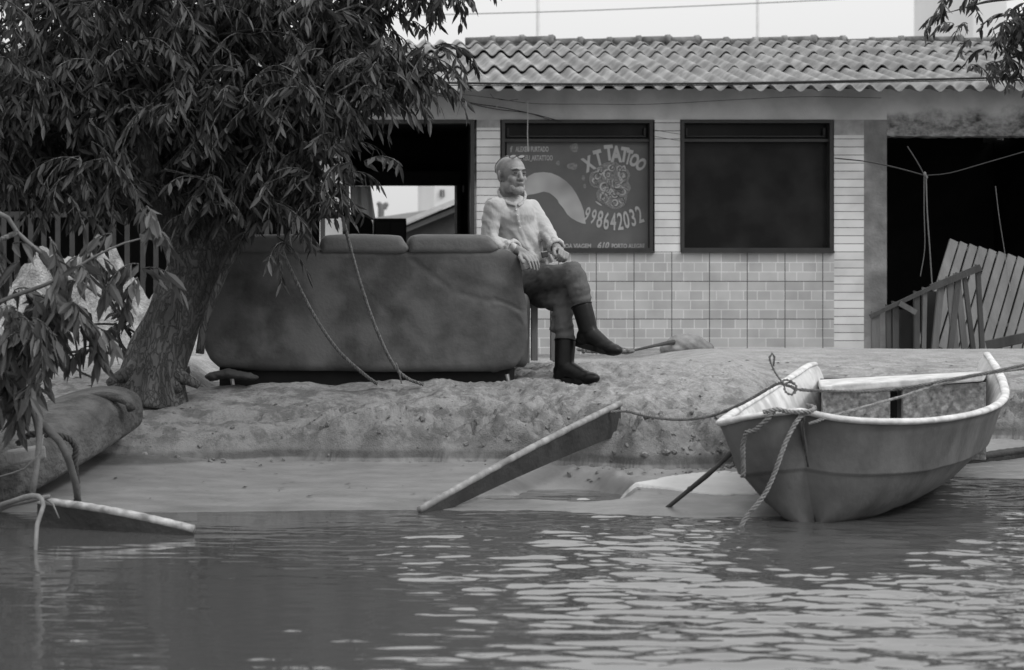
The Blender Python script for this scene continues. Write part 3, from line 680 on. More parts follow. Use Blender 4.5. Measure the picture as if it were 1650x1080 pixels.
for k, (pts, lab) in enumerate((
    ([(640,134),(700,149),(760,166),(806,173),(860,184),(905,196)], 'upper black wire of the bundle sagging from eave to sign window'),
    ([(640,136),(700,152),(770,170),(806,177),(850,182),(888,194)], 'lower black wire of the bundle sagging from eave to sign window'),
    ([(690,150),(740,152),(800,159),(860,167),(950,168),(1050,168),(1200,160),(1300,156),(1420,158)], 'long thin wire lying along the beam over both windows'),
    ([(790,151),(795,158),(820,162),(835,160)], 'short curled wire beside the bracket at the top of the beam'),
    ([(1050,219),(1100,228)], 'short dark wire crossing the tiled pillar between the two windows'),
    ([(1046,208),(1080,214),(1100,217)], 'second thin wire crossing the tiled pillar between the two windows'))):
    wire([P(a, b_, yw - .01*k) for a, b_ in pts], .0032 if k < 2 else .0018, lab, 'wire')
pw = mat('pale_cable', .3, .4)
wire([P(850, 163, yw - .08), P(850.5, 190, yw - .08), P(850, 215, yw - .08), P(851, 243, yw - .08)], .0045, 'short pale cable hanging straight down in front of the sign', 'hanging_cable', m=pw)
wire([P(842, 171, yw - .05), P(848, 166, yw - .05), P(852, 160, yw - .05)], .004, 'small pale clip holding the wires above the sign', 'wire_clip', m=pw)
wire([P(800, 174, yw - .07), P(802, 168, yw - .07), P(806, 164, yw - .07)], .005, 'pale cable tie round the wire bundle at the pillar', 'wire_clip', m=pw)
# rope pole at the right opening
yq = 14.2
wire([P(1492, 281, yq), P(1494, 340, yq), P(1498, 400, yq), P(1502, 461, yq)], .0048, 'straight pale line dropping from the wire knot to the broken picket panel', 'hanging_line', m=mat('pale_line', .10, .15))
wire([P(1489, 283, yq), P(1489, 340, yq), P(1490, 400, yq), P(1483, 445, yq)], .003, 'loose dark string beside the pale hanging line', 'hanging_string', m=mat('string_grey', .10, .13))
wire([P(1345, 255, yq), P(1400, 261, yq), P(1450, 272, yq), P(1490, 283, yq)], .005, 'dark wire from the tiled pillar to the knot in the right opening', 'wire')
wire([P(1490, 283, yq), P(1530, 279, yq), P(1590, 262, yq), P(1680, 236, yq)], .0032, 'dark grey wire from the knot out to the right edge', 'wire', m=mat('wire_mid', .03, .05))
wire([P(1489, 281, yq), P(1476, 258, yq), P(1462, 236, yq)], .004, 'short wire from the knot up into the dark opening', 'wire', m=mat('wire_mid2', .05, .07))
wire([P(1604, 300, 14.4), P(1610, 350, 14.4), P(1621, 420, 14.4), P(1628, 470, 14.0)], .0028, 'thin string hanging in front of the leaning slatted panel', 'hanging_string', m=bpy.data.materials['string_grey'])
q = MB(); q.ell(P(1490, 281, yq), (.013, .013, .02), nu=10, nv=8); q.ell(P(1493, 286, yq), (.010, .010, .014), nu=10, nv=8)
tag(q.build('wire_knot', bpy.data.materials['pale_line'], loc=P(1490, 288, yq), smooth_=True), 'knot where the wires meet in front of the right opening', 'knot')

# ---------------------------------------------------------------- bar fence on the left
yf = 14.6
fe = thing('bar_fence', 'dark fence of upright bars in the shade behind the tree', 'fence', (P(180,0,yf).x, yf, gz(P(180,0,yf).x, yf)))
fm = mat('dull_bar_paint', .030, .05, 8)
for i in range(26):
    px = -40 + i*22.4 + random.uniform(-1.5, 1.5); x = P(px,0,yf).x
    q = MB(); q.box((x - .019, yf - .015, .36), (x + .019, yf + .015, P(0,346,yf).z)); q.build('bar', fm, fe)
for py in (345, 520):
    q = MB(); q.box((P(-60,0,yf).x, yf + .017, P(0,py,yf).z - .025), (P(545,0,yf).x, yf + .05, P(0,py,yf).z + .02)); q.build('rail', fm, fe)

# ---------------------------------------------------------------- leaning slatted panel and broken pickets on the right
ya = 14.3
lp = thing('slatted_panel', 'pale slatted wooden panel leaning in the right opening, its top edge sloping', 'wooden panel', P(1560, 562, ya))
A = P(1537, 388, ya + .35); Bt = P(1720, 435, ya + .35)      # top edge
dirv = P(1484, 560, ya) - A; 
for i in range(13):
    u = i/12*1.02; a = A.lerp(Bt, u); 
    L = dirv*(1.0 + .0*u); b_ = a + L*(.98 - .10*u)
    q = MB(); q.beam(a, b_, .062 if i % 3 else .068, .018, up=(0,1,0)); q.build('slat', M['wood_pale'], lp)
for s in (.04, .62, .93):
    a = A + dirv*s + Vector((0,.028,0)); q = MB(); q.beam(a - (Bt-A).normalized()*.02, a + (Bt - A)*1.03, .03, .055, up=(0,1,0)); q.build('cross_rail', M['wood'], lp)
yb = 13.9
pk = thing('broken_picket_fence', 'broken picket panel with uneven dark boards standing before the slatted panel', 'fence', P(1480, 562, yb))
def topy(px): return np.interp(px, [1400, 1450, 1500, 1578], [512, 486, 463, 430])
for px0, px1, tw, tb in ((1404, 1417, 0, 8), (1427, 1435, 1, 0), (1437, 1447, 0, 0), (1472, 1481, 0, 0), (1486, 1493, -2, 0), (1512, 1522, -12, 3), (1524, 1535, 10, 0), (1536, 1546, 14, 0), (1540, 1549, -14, 0), (1549, 1556, 16, 3), (1571, 1578, 8, 0)):
    tp = topy((px0 + px1)/2) - 3
    q = MB(); x0, x1 = P(px0,0,yb).x, P(px1,0,yb).x; zt1 = P(0, tp, yb).z; off = tw*yb/F; zb_ = P(0, 568, yb).z
    q.prism([(x0 + off, zb_), (x1 + off, zb_), (x1, zt1), (x0, zt1 + .01)], yb - .012 - random.uniform(0,.01), yb + .012)
    q.build('picket', M['wood'] if random.random() < .6 else M['wood_dark'], pk)
q = MB(); q.beam(P(1402, 510, yb - .03), P(1500, 464, yb - .03), .02, .03); q.beam(P(1500, 464, yb - .03), P(1580, 431, yb - .03), .02, .05); q.build('rail', M['wood_dark'], pk)
q = MB(); q.beam(P(1450, 489, yb - .05), P(1476, 504, yb - .05), .02, .04); q.build('brace', M['wood'], pk)
q = MB(); q.box((P(1449,0,yb+.1).x, yb + .08, .34), (P(1472,0,yb+.1).x, yb + .1, P(0,500,yb).z)); q.box((P(1494,0,yb+.1).x, yb + .12, .34), (P(1512,0,yb+.1).x, yb + .13, P(0,470,yb).z)); q.build('backing_board', mat('dark_board', .018, .03), pk)  # near-black boards closing two gaps between the pickets
q = MB(); q.beam(P(1590, 557, 13.7), P(1690, 536, 13.5), .08, .075)
tag(q.build('dark_beam', M['wood_dark'], loc=P(1640, 556, 13.6), bevel=.006), 'dark timber lying at the foot of the slatted panel', 'beam')

# ---------------------------------------------------------------- sack, stick and rubbish at the wall
sk = thing('sack', 'pale lumpy sack slumped against the tiled wall', 'sack', P(1105, 574, 13.6))
q = MB(); c = P(1106, 559, 13.6)
q.ell(c, (.165, .14, .098)); q.ell(c + Vector((-.08, -.02, -.02)), (.12, .12, .06)); q.ell(c + Vector((.1, .02, -.02)), (.11, .12, .07))
voxel(q, 'bag', mat('sack_cloth', .13, .24, 14, .9, .4, 60), sk, .008, 6, lambda co: .008*fbm(co[:,0]*22 + co[:,2]*30, co[:,1]*12, 3))
o = MB().tube([P(1020, 565, 13.3), P(1060, 556, 13.4), P(1086, 551, 13.5)], [.008, .012, .018], n=8).build('stick', M['wood_dark'], loc=P(1020, 566, 13.3)); tag(o, 'dark stick propped from the ground onto the pale sack', 'stick')
rb = MB(); rr = random.Random(3)
for k in range(16):
    p = P(935 + k*5.2, 566 + rr.uniform(-5, 2), 12.6 + rr.uniform(0, .4)); rb.ell(p, (rr.uniform(.015,.05), .03, rr.uniform(.008,.024)), nu=8, nv=5)
for k in range(10):
    p = P(rr.uniform(940, 1018), 566, 12.6); rb.tube([p, p + Vector((rr.uniform(-.12,.12), .02, rr.uniform(.01,.045)))], .004, n=4)
tag(rb.build('rubbish', mat('mixed_rubbish', .03, .22, 14, .8), loc=P(980, 568, 12.7)), 'low scatter of rubbish and dry leaves by the tiled wall behind the raised boot', 'rubbish', kind='stuff')

# ---------------------------------------------------------------- sand pile behind the tree
n = 120; xs_ = np.linspace(-3.2, -.62, n); ys__ = np.linspace(11.6, 14.4, 90); SX, SY = np.meshgrid(xs_, ys__)
hp = .72*np.exp(-((SX + 1.75)/.62)**2 - ((SY - 13)/.75)**2) + .26*np.exp(-((SX + 1.0)/.35)**2 - ((SY - 12.6)/.6)**2)
SZ = ground_z(SX, SY) - .03 + hp*(1 + .5*fbm(SX*4, SY*4, 5)) + .035*fbm(SX*14, SY*14, 4)*(hp > .02)
SZ = np.where(hp < .012, SZ - .06, SZ)
grid_obj('sand_pile', xs_, ys__, SZ, mat('dry_pale_sand', .16, .36, 22, .95, .9, 60, lo2=.08, scale2=13, amt2=.45, bdist=.03), 'structure', 'heap of pale dry sand behind the tree')

# ---------------------------------------------------------------- sofa (its back to the river)
ySF = 10.0
sofa_m = mat('worn_velvet', .048, .085, 5, .95, .25, 55, spec=.08, lo2=.125, scale2=5.5, amt2=.6)
so = thing('sofa', 'worn dark upholstered sofa standing outdoors with its back to the river', 'sofa', (P(590,0,10.35).x, 10.35, .40))
def rnd_poly(pts, k=5):
    q = [Vector((a, 0, b_)) for a, b_ in pts]; o = smooth(q + [q[0]], .02)[:-1]; return [(v.x, v.z) for v in o]
def puff(mb, poly, y0, y1, r, cx=None, cz=None):
    """rounded extrusion: outline shrinks towards both faces"""
    m_ = len(poly); cx = sum(a for a, _ in poly)/m_; cz = sum(b_ for _, b_ in poly)/m_; vs = []; fs = []; st = []
    for k in range(6): a = k/5*math.pi/2; st.append((y0 + r*(1 - math.sin(a)), r*(1 - math.cos(math.pi/2 - a)) if 0 else r*(1 - math.sin(a + 0)) ))
    lev = [(y0 + r*(1 - math.cos(k/5*math.pi/2)), r*(1 - math.sin(k/5*math.pi/2))) for k in range(6)] + [(y1 - r*(1 - math.cos(k/5*math.pi/2)), r*(1 - math.sin(k/5*math.pi/2))) for k in range(5, -1, -1)]
    W = max(a for a, _ in poly) - min(a for a, _ in poly); H = max(b_ for _, b_ in poly) - min(b_ for _, b_ in poly)
    for yy, ins in lev:
        for a, b_ in poly: vs.append((cx + (a - cx)*(1 - 2*ins/W), yy, cz + (b_ - cz)*(1 - 2*ins/H)))
    for k in range(len(lev) - 1):
        for i in range(m_): fs.append((k*m_+i, k*m_+(i+1)%m_, (k+1)*m_+(i+1)%m_, (k+1)*m_+i))
    fs.append(tuple(range(m_-1, -1, -1))); fs.append(tuple(range((len(lev)-1)*m_, len(lev)*m_))); mb.add(vs, fs)
pp = lambda L, y=ySF: [(P(a,0,y).x, P(0,b_,y).z) for a, b_ in L]
back = pp([(352,592),(338,580),(325,555),(322,530),(327,498),(340,462),(355,425),(366,412),(376,404),(400,402),(560,403),(700,404),(796,402),(815,402),(836,414),(842,440),(844,468),(849,490),(852,520),(851,550),(844,575),(830,592),(800,599),(600,600),(420,598)])
q = MB(); puff(q, back, ySF, ySF + .24, .035)
def sofa_disp(co):
    x, z = co[:,0], co[:,2]
    d = .007*fbm(x*2.6, z*3.0, 4)
    g = lambda x0, z0, x1, z1, wd: np.exp(-((((x-x0)*(z1-z0) - (z-z0)*(x1-x0))/math.hypot(x1-x0, z1-z0))/wd)**2)*sstep(0, .12, ((x-x0)*(x1-x0)+(z-z0)*(z1-z0))/((x1-x0)**2+(z1-z0)**2))*(1-sstep(.85, 1, ((x-x0)*(x1-x0)+(z-z0)*(z1-z0))/((x1-x0)**2+(z1-z0)**2)))
    for (a, b_, c, e, wd, am) in ((655,412,730,470,.016,-.012),(730,470,845,500,.014,-.010),(560,440,640,520,.02,-.006),(690,420,840,470,.03,.010),(640,500,720,590,.03,-.006),(400,440,430,560,.03,.007),(480,430,470,540,.03,-.006),(790,478,850,505,.008,-.014)):
        p0, p1 = P(a,b_,ySF), P(c,e,ySF); d = d + .45*am*g(p0.x, p0.z, p1.x, p1.z, wd)
    # seam under the cushions
    zs = P(0,407,ySF).z; d = d + 0*zs
    # piping ring of the right arm
    c = P(800, 545, ySF); rr_ = np.hypot((x - c.x), (z - c.z)*.9); d = d + .006*np.exp(-((rr_ - .165)/.008)**2)*(x > c.x - .02)
    return d
voxel(q, 'backrest', sofa_m, so, .010, 3, sofa_disp)
cm = mat('cushion_velvet', .085, .12, 3, .9, .3, 55, spec=.15, lo2=.14, scale2=4, amt2=.4)
for a, b_ in ((368, 512), (514, 654), (657, 797)):
    q = MB(); puff(q, rnd_poly(pp([(a+2,409),(a+1,393),(a+6,382),(a+18,378.5),((a+b_)/2,377.5),(b_-18,379),(b_-6,382.5),(b_-1,391),(b_-1,409)])), ySF - .012, ySF + .27, .035)
    voxel(q, 'cushion', cm, so, .008, 5, lambda co: .004*fbm(co[:,0]*6, co[:,2]*9, 3))
for x0, x1 in ((346, 384), (822, 858)):
    q = MB(); puff(q, rnd_poly(pp([(x0,592),(x0-4,560),(x0-2,520),(x0+3,486),(x0+12,474),(x1-10,472),(x1,482),(x1+2,520),(x1-2,580),(x1-8,594)])), ySF + .10, ySF + .80, .06)
    voxel(q, 'armrest', cm, so, .012, 5, lambda co: .004*fbm(co[:,0]*6, co[:,2]*9, 3))
q = MB(); q.box((P(370,0,ySF).x, ySF + .22, .47), (P(824,0,ySF).x, ySF + .78, .64)); q.build('seat_base', cm, so, bevel=.03)
for a, b_ in ((372, 597), (599, 822)):
    q = MB(); q.box((P(a,0,ySF).x, ySF + .26, .64), (P(b_,0,ySF).x, ySF + .80, .76)); q.build('seat_cushion', cm, so, bevel=.04)
q = MB(); q.box((P(352,0,ySF).x, ySF + .10, .36), (P(832,0,ySF).x, ySF + .76, .52)); q.build('base_shade_block', mat('sofa_under_shade', .012, .02), so)  # base box run down to the sand, near black as the shade underneath
fm2 = mat('metal_foot', .35, .5, 6, .3, metallic=.9)
for px, dy in ((818, .04), (372, .04), (818, .68), (372, .68)):
    a = P(px, 0, ySF).x; q = MB(); q.tube([(a, ySF + dy, .47), (a + .012, ySF + dy - .005, gz(a, ySF + dy) - .01)], [.012, .010], n=10); q.build('foot', fm2, so)
# rag and litter by the left foot of the sofa
q = MB(); c = P(365, 600, 9.95)
for dx, dz, r_ in ((-.07, -.01, .04), (-.03, .0, .045), (.02, .004, .05), (.06, -.002, .045), (.10, -.008, .04), (.14, -.014, .03)): q.ell(c + Vector((dx, 0, dz - .012)), (r_*1.2, .07, r_*.55))
rg = thing('crumpled_rag', 'crumpled dark rag under the left end of the sofa', 'rag', P(365, 612, 9.95))
voxel(q, 'cloth', mat('rag_cloth', .025, .05, 12, .9), rg, .006, 4, lambda co: .009*fbm(co[:,0]*25, co[:,2]*30, 3))

# ---------------------------------------------------------------- stool
yS = 10.55
st = thing('stool', 'plain wooden stool under the seated man, beside the sofa', 'stool', (P(870,0,yS).x, yS, gz(P(870,0,yS).x, yS)))
sm = mat('stool_wood', .13, .19, 5, .7, .3, 60, stretch=(1,1,.2))
zs = P(0, 470, yS).z
q = MB(); q.box((P(836,0,yS).x, yS - .18, zs - .035), (P(905,0,yS).x, yS + .17, zs)); q.build('seat', sm, st, bevel=.008)
q = MB(); q.box((P(845,0,yS).x, yS - .15, zs - .09), (P(898,0,yS).x, yS - .13, zs - .036)); q.build('apron', sm, st, bevel=.003)
for px, dy in ((861, -.14), (892, -.14), (848, .13), (896, .13)):
    x = P(px,0,yS+dy).x; q = MB(); g = gz(x, yS+dy) - .01
    if dy < 0: g = P(0, 581, yS+dy).z
    q.beam((x, yS+dy, g), (x + (.008 if px > 870 else -.0)*0, yS+dy, zs - .036), .036, .036, up=(0,1,0)); q.build('leg', sm, st, bevel=.003)

# ---------------------------------------------------------------- trees
bark = bpy.data.materials.new("bark"); bark.use_nodes = True; n, l = bark.node_tree.nodes, bark.node_tree.links
b = n["Principled BSDF"]; tc = nin(n, "ShaderNodeTexCoord"); mp = nin(n, "ShaderNodeMapping"); mp.inputs[3].default_value = (1, 1, .42); l.new(tc.outputs["Object"], mp.inputs[0])
nz = nin(n, "ShaderNodeTexNoise"); nz.inputs["Scale"].default_value = 9; nz.inputs["Detail"].default_value = 8; l.new(mp.outputs[0], nz.inputs[0])
vo = nin(n, "ShaderNodeTexVoronoi"); vo.feature = 'DISTANCE_TO_EDGE'; vo.inputs["Scale"].default_value = 30
mxx = nin(n, "ShaderNodeMix"); mxx.data_type = 'VECTOR'; mxx.inputs[0].default_value = .3; l.new(mp.outputs[0], mxx.inputs[4]); l.new(nz.outputs[1], mxx.inputs[5]); l.new(mxx.outputs[1], vo.inputs[0])
cr = nin(n, "ShaderNodeValToRGB"); e = cr.color_ramp.elements; e[0].position = .3; e[1].position = .7; e[0].color = (.035,)*3+(1,); e[1].color = (.12,)*3+(1,); l.new(nz.outputs[0], cr.inputs[0])
c2 = nin(n, "ShaderNodeValToRGB"); e = c2.color_ramp.elements; e[0].position = .0; e[1].position = .14; e[0].color = (.55,)*3+(1,); l.new(vo.outputs[0], c2.inputs[0])
mm = nin(n, "ShaderNodeMix"); mm.data_type = 'RGBA'; mm.blend_type = 'MULTIPLY'; mm.inputs[0].default_value = 1; l.new(cr.outputs[0], mm.inputs[6]); l.new(c2.outputs[0], mm.inputs[7]); l.new(mm.outputs[2], b.inputs["Base Color"])
bp = nin(n, "ShaderNodeBump"); bp.inputs["Strength"].default_value = .9; bp.inputs["Distance"].default_value = .02; l.new(c2.outputs[0], bp.inputs["Height"]); l.new(bp.outputs[0], b.inputs["Normal"]); b.inputs["Roughness"].default_value = .95

def leaf_mat(name, lo, hi, rough=.5, spec=.35):
    m = bpy.data.materials.new(name); m.use_nodes = True; n, l = m.node_tree.nodes, m.node_tree.links
    b = n["Principled BSDF"]; g = nin(n, "ShaderNodeNewGeometry"); c = nin(n, "ShaderNodeMapRange"); c.inputs[3].default_value = lo; c.inputs[4].default_value = hi
    l.new(g.outputs["Random Per Island"], c.inputs[0]); l.new(c.outputs[0], b.inputs["Base Color"])
    b.inputs["Roughness"].default_value = rough; b.inputs["Specular IOR Level"].default_value = spec
    tr = nin(n, "ShaderNodeBsdfTranslucent"); l.new(c.outputs[0], tr.inputs[0]); ms = nin(n, "ShaderNodeMixShader"); ms.inputs[0].default_value = .22
    l.new(b.outputs[0], ms.inputs[1]); l.new(tr.outputs[0], ms.inputs[2]); l.new(ms.outputs[0], n["Material Output"].inputs[0]); return m
leaf_d = leaf_mat("tree_leaf", .010, .085, .5, .22); leaf_p = leaf_mat("near_leaf", .045, .11, .5, .25)

def leaves(mb_v, mb_f, c, droop, rr, nl=13, L=.30, ll=.105, lw=.026, twig=None):
    """one drooping spray: a curved stalk with paired lance-shaped leaflets hanging from it"""
    az = rr.uniform(0, 6.283); out = Vector((math.cos(az), math.sin(az), 0)); k0 = Vector(c)
    p = Vector(c); d = (out*rr.uniform(.5, 1.0) + Vector((0, 0, rr.uniform(-.5, .35)))).normalized(); ax = []
    for i in range(nl//2 + 1):
        ax.append((p.copy(), d.copy())); p = p + d*(L/(nl/2)); d = (d + Vector((0, 0, -droop*rr.uniform(.5, 1.3)))).normalized()
    if twig is not None: twig.append([a for a, _ in ax])
    for i, (q, d) in enumerate(ax):
        for sgn in (-1, 1):
            if rr.random() < .1: continue
            side = d.cross(Vector((0, 0, 1))); side = side.normalized() if side.length > .1 else Vector((1, 0, 0))
            ld = (side*sgn*rr.uniform(.2, .9) + d*rr.uniform(.3, 1.0) + Vector((rr.uniform(-.3, .3), rr.uniform(-.3, .3), -rr.uniform(.3, 1.2)))).normalized()
            nn = ld.cross(Vector((rr.uniform(-1, 1), rr.uniform(-1, 1), rr.uniform(-.6, .6)))).normalized(); up = nn.cross(ld)
            a = ll*rr.uniform(.65, 1.25); w_ = lw*rr.uniform(.7, 1.2)/2
            k = len(mb_v); cv = up*a*rr.uniform(-.02, .16)
            m1 = q + ld*a*.33 - cv*.1; m2 = q + ld*a*.68 - cv*.45; tip = q + ld*a - cv*1.0
            mb_v.extend([q, m1 + nn*w_ + up*w_*.3, m1, m1 - nn*w_ + up*w_*.3, m2 + nn*w_*.8 + up*w_*.25, m2, m2 - nn*w_*.8 + up*w_*.25, tip])
            mb_f.extend([(k, k+1, k+2), (k, k+2, k+3), (k+1, k+4, k+5, k+2), (k+2, k+5, k+6, k+3), (k+4, k+7, k+5), (k+5, k+7, k+6)])

def crown(name, blobs, limbs, m, parent, rr, twig_m, L=.30, ll=.105, lw=.026, droop=.22, twigs=True, clump=7.0, dens=1.0):
    """blobs: (px,py,rx_px,ry_px,D,depth,count)"""
    V = []; Fc = []; tw = []; br = MB()
    lp = [p for L_ in limbs for p in smooth(L_, .15)]
    for (px, py, rx, ry, D, dep, cnt) in blobs:
        subs = []; cnt = int(cnt*dens)
        for _ in range(max(1, int(cnt/clump))):
            a = Vector((rr.gauss(0, 1), rr.gauss(0, 1), rr.gauss(0, 1))).normalized()*(rr.random()**.38)
            subs.append(P(px + a.x*rx, py - a.z*ry, D + a.y*dep))
        for k_ in range(cnt):
            c = subs[k_ % len(subs)] + Vector((rr.gauss(0, .075), rr.gauss(0, .075), rr.gauss(0, .06)))
            leaves(V, Fc, c, droop, rr, L=L*rr.uniform(.7, 1.2), ll=ll, lw=lw, twig=tw)
            if twigs and lp and rr.random() < .16:
                q = min(lp, key=lambda p: (p - c).length)
                if .15 < (q - c).length < 1.6:
                    mid = q.lerp(c, .5) + Vector((rr.uniform(-.1, .1), rr.uniform(-.1, .1), rr.uniform(.0, .12)*(q - c).length))
                    br.tube(smooth([q, mid, c], .12), [.013*(1 - .75*i/max(1, len(smooth([q, mid, c], .12)) - 1)) for i in range(len(smooth([q, mid, c], .12)))], n=5)
    for t in tw: br.tube(t, [.0032]*len(t), n=3, cap=False)
    o = MB().add(V, Fc).build(name, m, parent)
    if br.v: br.build('twigs', twig_m, parent, smooth_=True)
    return o

def limb(mb, pts, r0, r1, n=14, wob=.0, step=.05):
    p = smooth(pts, step); k = len(p); rad = [r0 + (r1 - r0)*(i/(k-1)) for i in range(k)]
    s = len(mb.v); mb.tube(p, rad, n=n)
    if wob:
        for i in range(s, len(mb.v)):
            a = mb.v[i]; j = min(k-1, (i - s)//n); c = p[j]; d = Vector(a) - c
            f = 1 + wob*(math.sin(a[2]*17 + a[0]*23) + math.sin(a[0]*41 + a[2]*31)*.5 + .5*math.sin(a[2]*7 + ((i - s) % n)*1.3))
            mb.v[i] = tuple(c + d*f)
rt = random.Random(11)
DT = 9.75
tree = thing('leaning_tree', 'big dark leaning tree with a dense drooping crown at the left end of the sofa', 'tree', G(245, DT))
tm = MB()
T1 = [P(242, 650, DT), P(250, 600, DT), P(268, 540, DT), P(292, 480, DT), P(322, 420, DT), P(352, 370, DT), P(385, 318, DT+.05), P(425, 262, DT+.1), P(462, 205, DT+.1), P(492, 130, DT+.15), P(510, 40, DT+.2), P(530, -90, DT+.2), P(540, -230, DT+.2)]
pts = smooth(T1, .03); k = len(pts); rad = [float(np.interp(pts[i].z, [.3, .45, .7, 1.0, 1.3, 1.7, 2.2, 3.2], [.23, .17, .147, .143, .130, .100, .078, .05])) for i in range(k)]
s0 = len(tm.v); tm.tube(pts, rad, n=28)
for i in range(s0, len(tm.v)):
    a = tm.v[i]; j = min(k-1, (i - s0)//28); c = pts[j]; d = Vector(a) - c; th = ((i - s0) % 28)/28*6.283; z = a[2]
    f = 1 + .09*math.sin(3*th + z*3) + .05*math.sin(7*th - z*5) + .03*math.sin(13*th + z*11) + .03*math.sin(z*23 + th*2) + (.22*max(0, .62 - z)*2*max(0, math.sin(5*th + 1)))
    tm.v[i] = tuple(c + d*f)
limbs = [T1,
    [P(300, 470, DT-.05), P(290, 400, DT-.1), P(262, 330, DT-.2), P(225, 240, DT-.3), P(180, 130, DT-.4), P(120, 0, DT-.5), P(60, -140, DT-.6)],
    [P(350, 372, DT), P(335, 300, DT+.1), P(318, 200, DT+.2), P(300, 60, DT+.3), P(290, -80, DT+.4)],
    [P(425, 262, DT+.1), P(480, 225, DT), P(540, 170, DT-.1), P(600, 140, DT-.2), P(660, 118, DT-.2), P(720, 112, DT-.2)],
    [P(492, 130, DT+.15), P(560, 60, DT), P(640, -20, DT-.1), P(740, -50, DT-.1)],
    [P(225, 240, DT-.3), P(150, 210, DT-.5), P(70, 190, DT-.7), P(0, 180, DT-.8)],
    [P(400, 300, DT), P(440, 330, DT-.2), P(490, 345, DT-.3), P(545, 350, DT-.35)],
    [P(318, 200, DT+.2), P(345, 60, DT-.1), P(300, 45, DT-.3), P(240, 5, DT-.5)]]
for L_, r0, r1 in zip(limbs[1:], (.085, .075, .055, .05, .05, .035, .04), (.035, .035, .008, .015, .015, .01, .012)): limb(tm, L_, r0, r1, n=12, wob=.05)
# roots and a thinner stem clinging to the right side of the trunk
limb(tm, [P(322, 570, DT-.12), P(330, 520, DT-.12), P(352, 460, DT-.12), P(375, 410, DT-.1), P(400, 360, DT-.08), P(412, 320, DT)], .022, .02, n=8)
for a, b_ in ((175, 618), (205, 628), (290, 632), (320, 622)): limb(tm, [P(245, 575, DT-.05), P((245+a)/2, 600, DT-.08), P(a, b_, DT-.12 if b_ > 620 else DT)], .07, .02, n=8, wob=.08)
tm.build('trunk', bark, tree, smooth_=True)
crown('crown', [
    (90, -60, 260, 110, 9.5, .9, 120), (340, -60, 260, 110, 9.8, .9, 120), (540, -90, 160, 80, 9.8, .6, 70),
    (60, 70, 170, 110, 9.3, .7, 170), (200, 60, 150, 110, 9.6, .8, 120), (350, 50, 150, 100, 9.8, .7, 105), (470, 50, 120, 90, 9.8, .6, 130), (570, 15, 65, 45, 9.7, .4, 50), (580, 95, 45, 40, 9.7, .3, 30),
    (60, 200, 150, 90, 9.2, .6, 130), (190, 190, 140, 90, 9.5, .6, 130), (310, 190, 120, 90, 9.6, .6, 78), (420, 160, 110, 75, 9.7, .5, 80), (520, 145, 100, 55, 9.6, .5, 80), (585, 105, 60, 32, 9.5, .3, 42),
    (90, 285, 110, 45, 9.2, .5, 40), (230, 285, 90, 50, 9.4, .4, 46), (350, 265, 80, 50, 9.5, .35, 30), (435, 215, 75, 45, 9.6, .35, 26), (500, 185, 48, 42, 9.4, .3, 34),
    (645, 100, 32, 14, 9.5, .2, 12), (690, 92, 28, 10, 9.5, .15, 7), (725, 88, 10, 8, 9.5, .1, 3), (610, 130, 38, 16, 9.4, .25, 14), (545, 200, 18, 16, 9.4, .2, 4),
    (700, -42, 50, 14, 9.6, .2, 16), (760, -42, 30, 12, 9.6, .15, 8), (640, 30, 16, 14, 9.7, .15, 3), 
    (400, 315, 55, 28, 9.35, .25, 24), (470, 285, 45, 18, 9.3, .2, 12), (540, 310, 14, 8, 9.35, .1, 3), (440, 375, 22, 10, 9.3, .12, 5), (320, 300, 60, 24, 9.4, .25, 10), (500, 318, 30, 10, 9.3, .1, 4), (525, 240, 38, 26, 9.4, .2, 13), (535, 300, 20, 22, 9.4, .15, 6), (515, 328, 26, 10, 9.35, .1, 4)],
    limbs, leaf_d, tree, rt, bark, L=.26, ll=.088, lw=.021, dens=1.3)

# second tree, its stem just outside the left edge: near sprays over the old hull
r2 = random.Random(23); DN = 7.6
tn = thing('overhanging_tree', 'nearer slim tree leaning in from the left edge with pale drooping leaves over the water', 'tree', G(-150, 8.4))
m2 = MB(); nl = [
    [G(-150, 8.4, -.05), P(-130, 560, 8.2), P(-110, 440, 8.0), P(-100, 330, 7.8), P(-100, 150, 7.8), P(-120, -100, 7.8)],
    [P(-105, 400, 8.0), P(-10, 340, DN), P(28, 375, DN), P(62, 405, DN), P(110, 440, DN), P(165, 480, DN), P(210, 520, DN)],
    [P(-110, 540, 8.1), P(-30, 500, DN), P(20, 478, DN), P(90, 452, DN), P(150, 415, DN), P(200, 392, DN), P(253, 379, DN)],
    [P(-110, 540, 8.1), P(-40, 520, DN), P(10, 560, DN), P(30, 610, DN), P(48, 650, DN), P(62, 700, DN), P(58, 760, DN), P(50, 800, DN)]]
for L_, r0, r1 in zip(nl, (.07, .018, .018, .022), (.03, .003, .003, .010)): limb(m2, L_, r0, r1, n=8, wob=.06)
m2.build('trunk', mat('smooth_bark', .07, .14, 9, .8, .4, 60), tn, smooth_=True)
crown('crown', [(30, 500, 55, 30, DN, .2, 12), (90, 470, 60, 28, DN, .2, 9), (20, 580, 42, 48, DN, .2, 16), (60, 545, 40, 36, DN, .2, 12), (150, 440, 40, 24, DN, .15, 5), (210, 400, 26, 22, DN, .12, 3), (95, 560, 22, 26, DN, .1, 4), (10, 450, 40, 26, DN, .2, 6), (205, 350, 18, 18, DN, .1, 2), (130, 390, 18, 12, DN, .1, 2)],
      nl[1:], leaf_p, tn, r2, bark, L=.20, ll=.115, lw=.034, droop=.35)
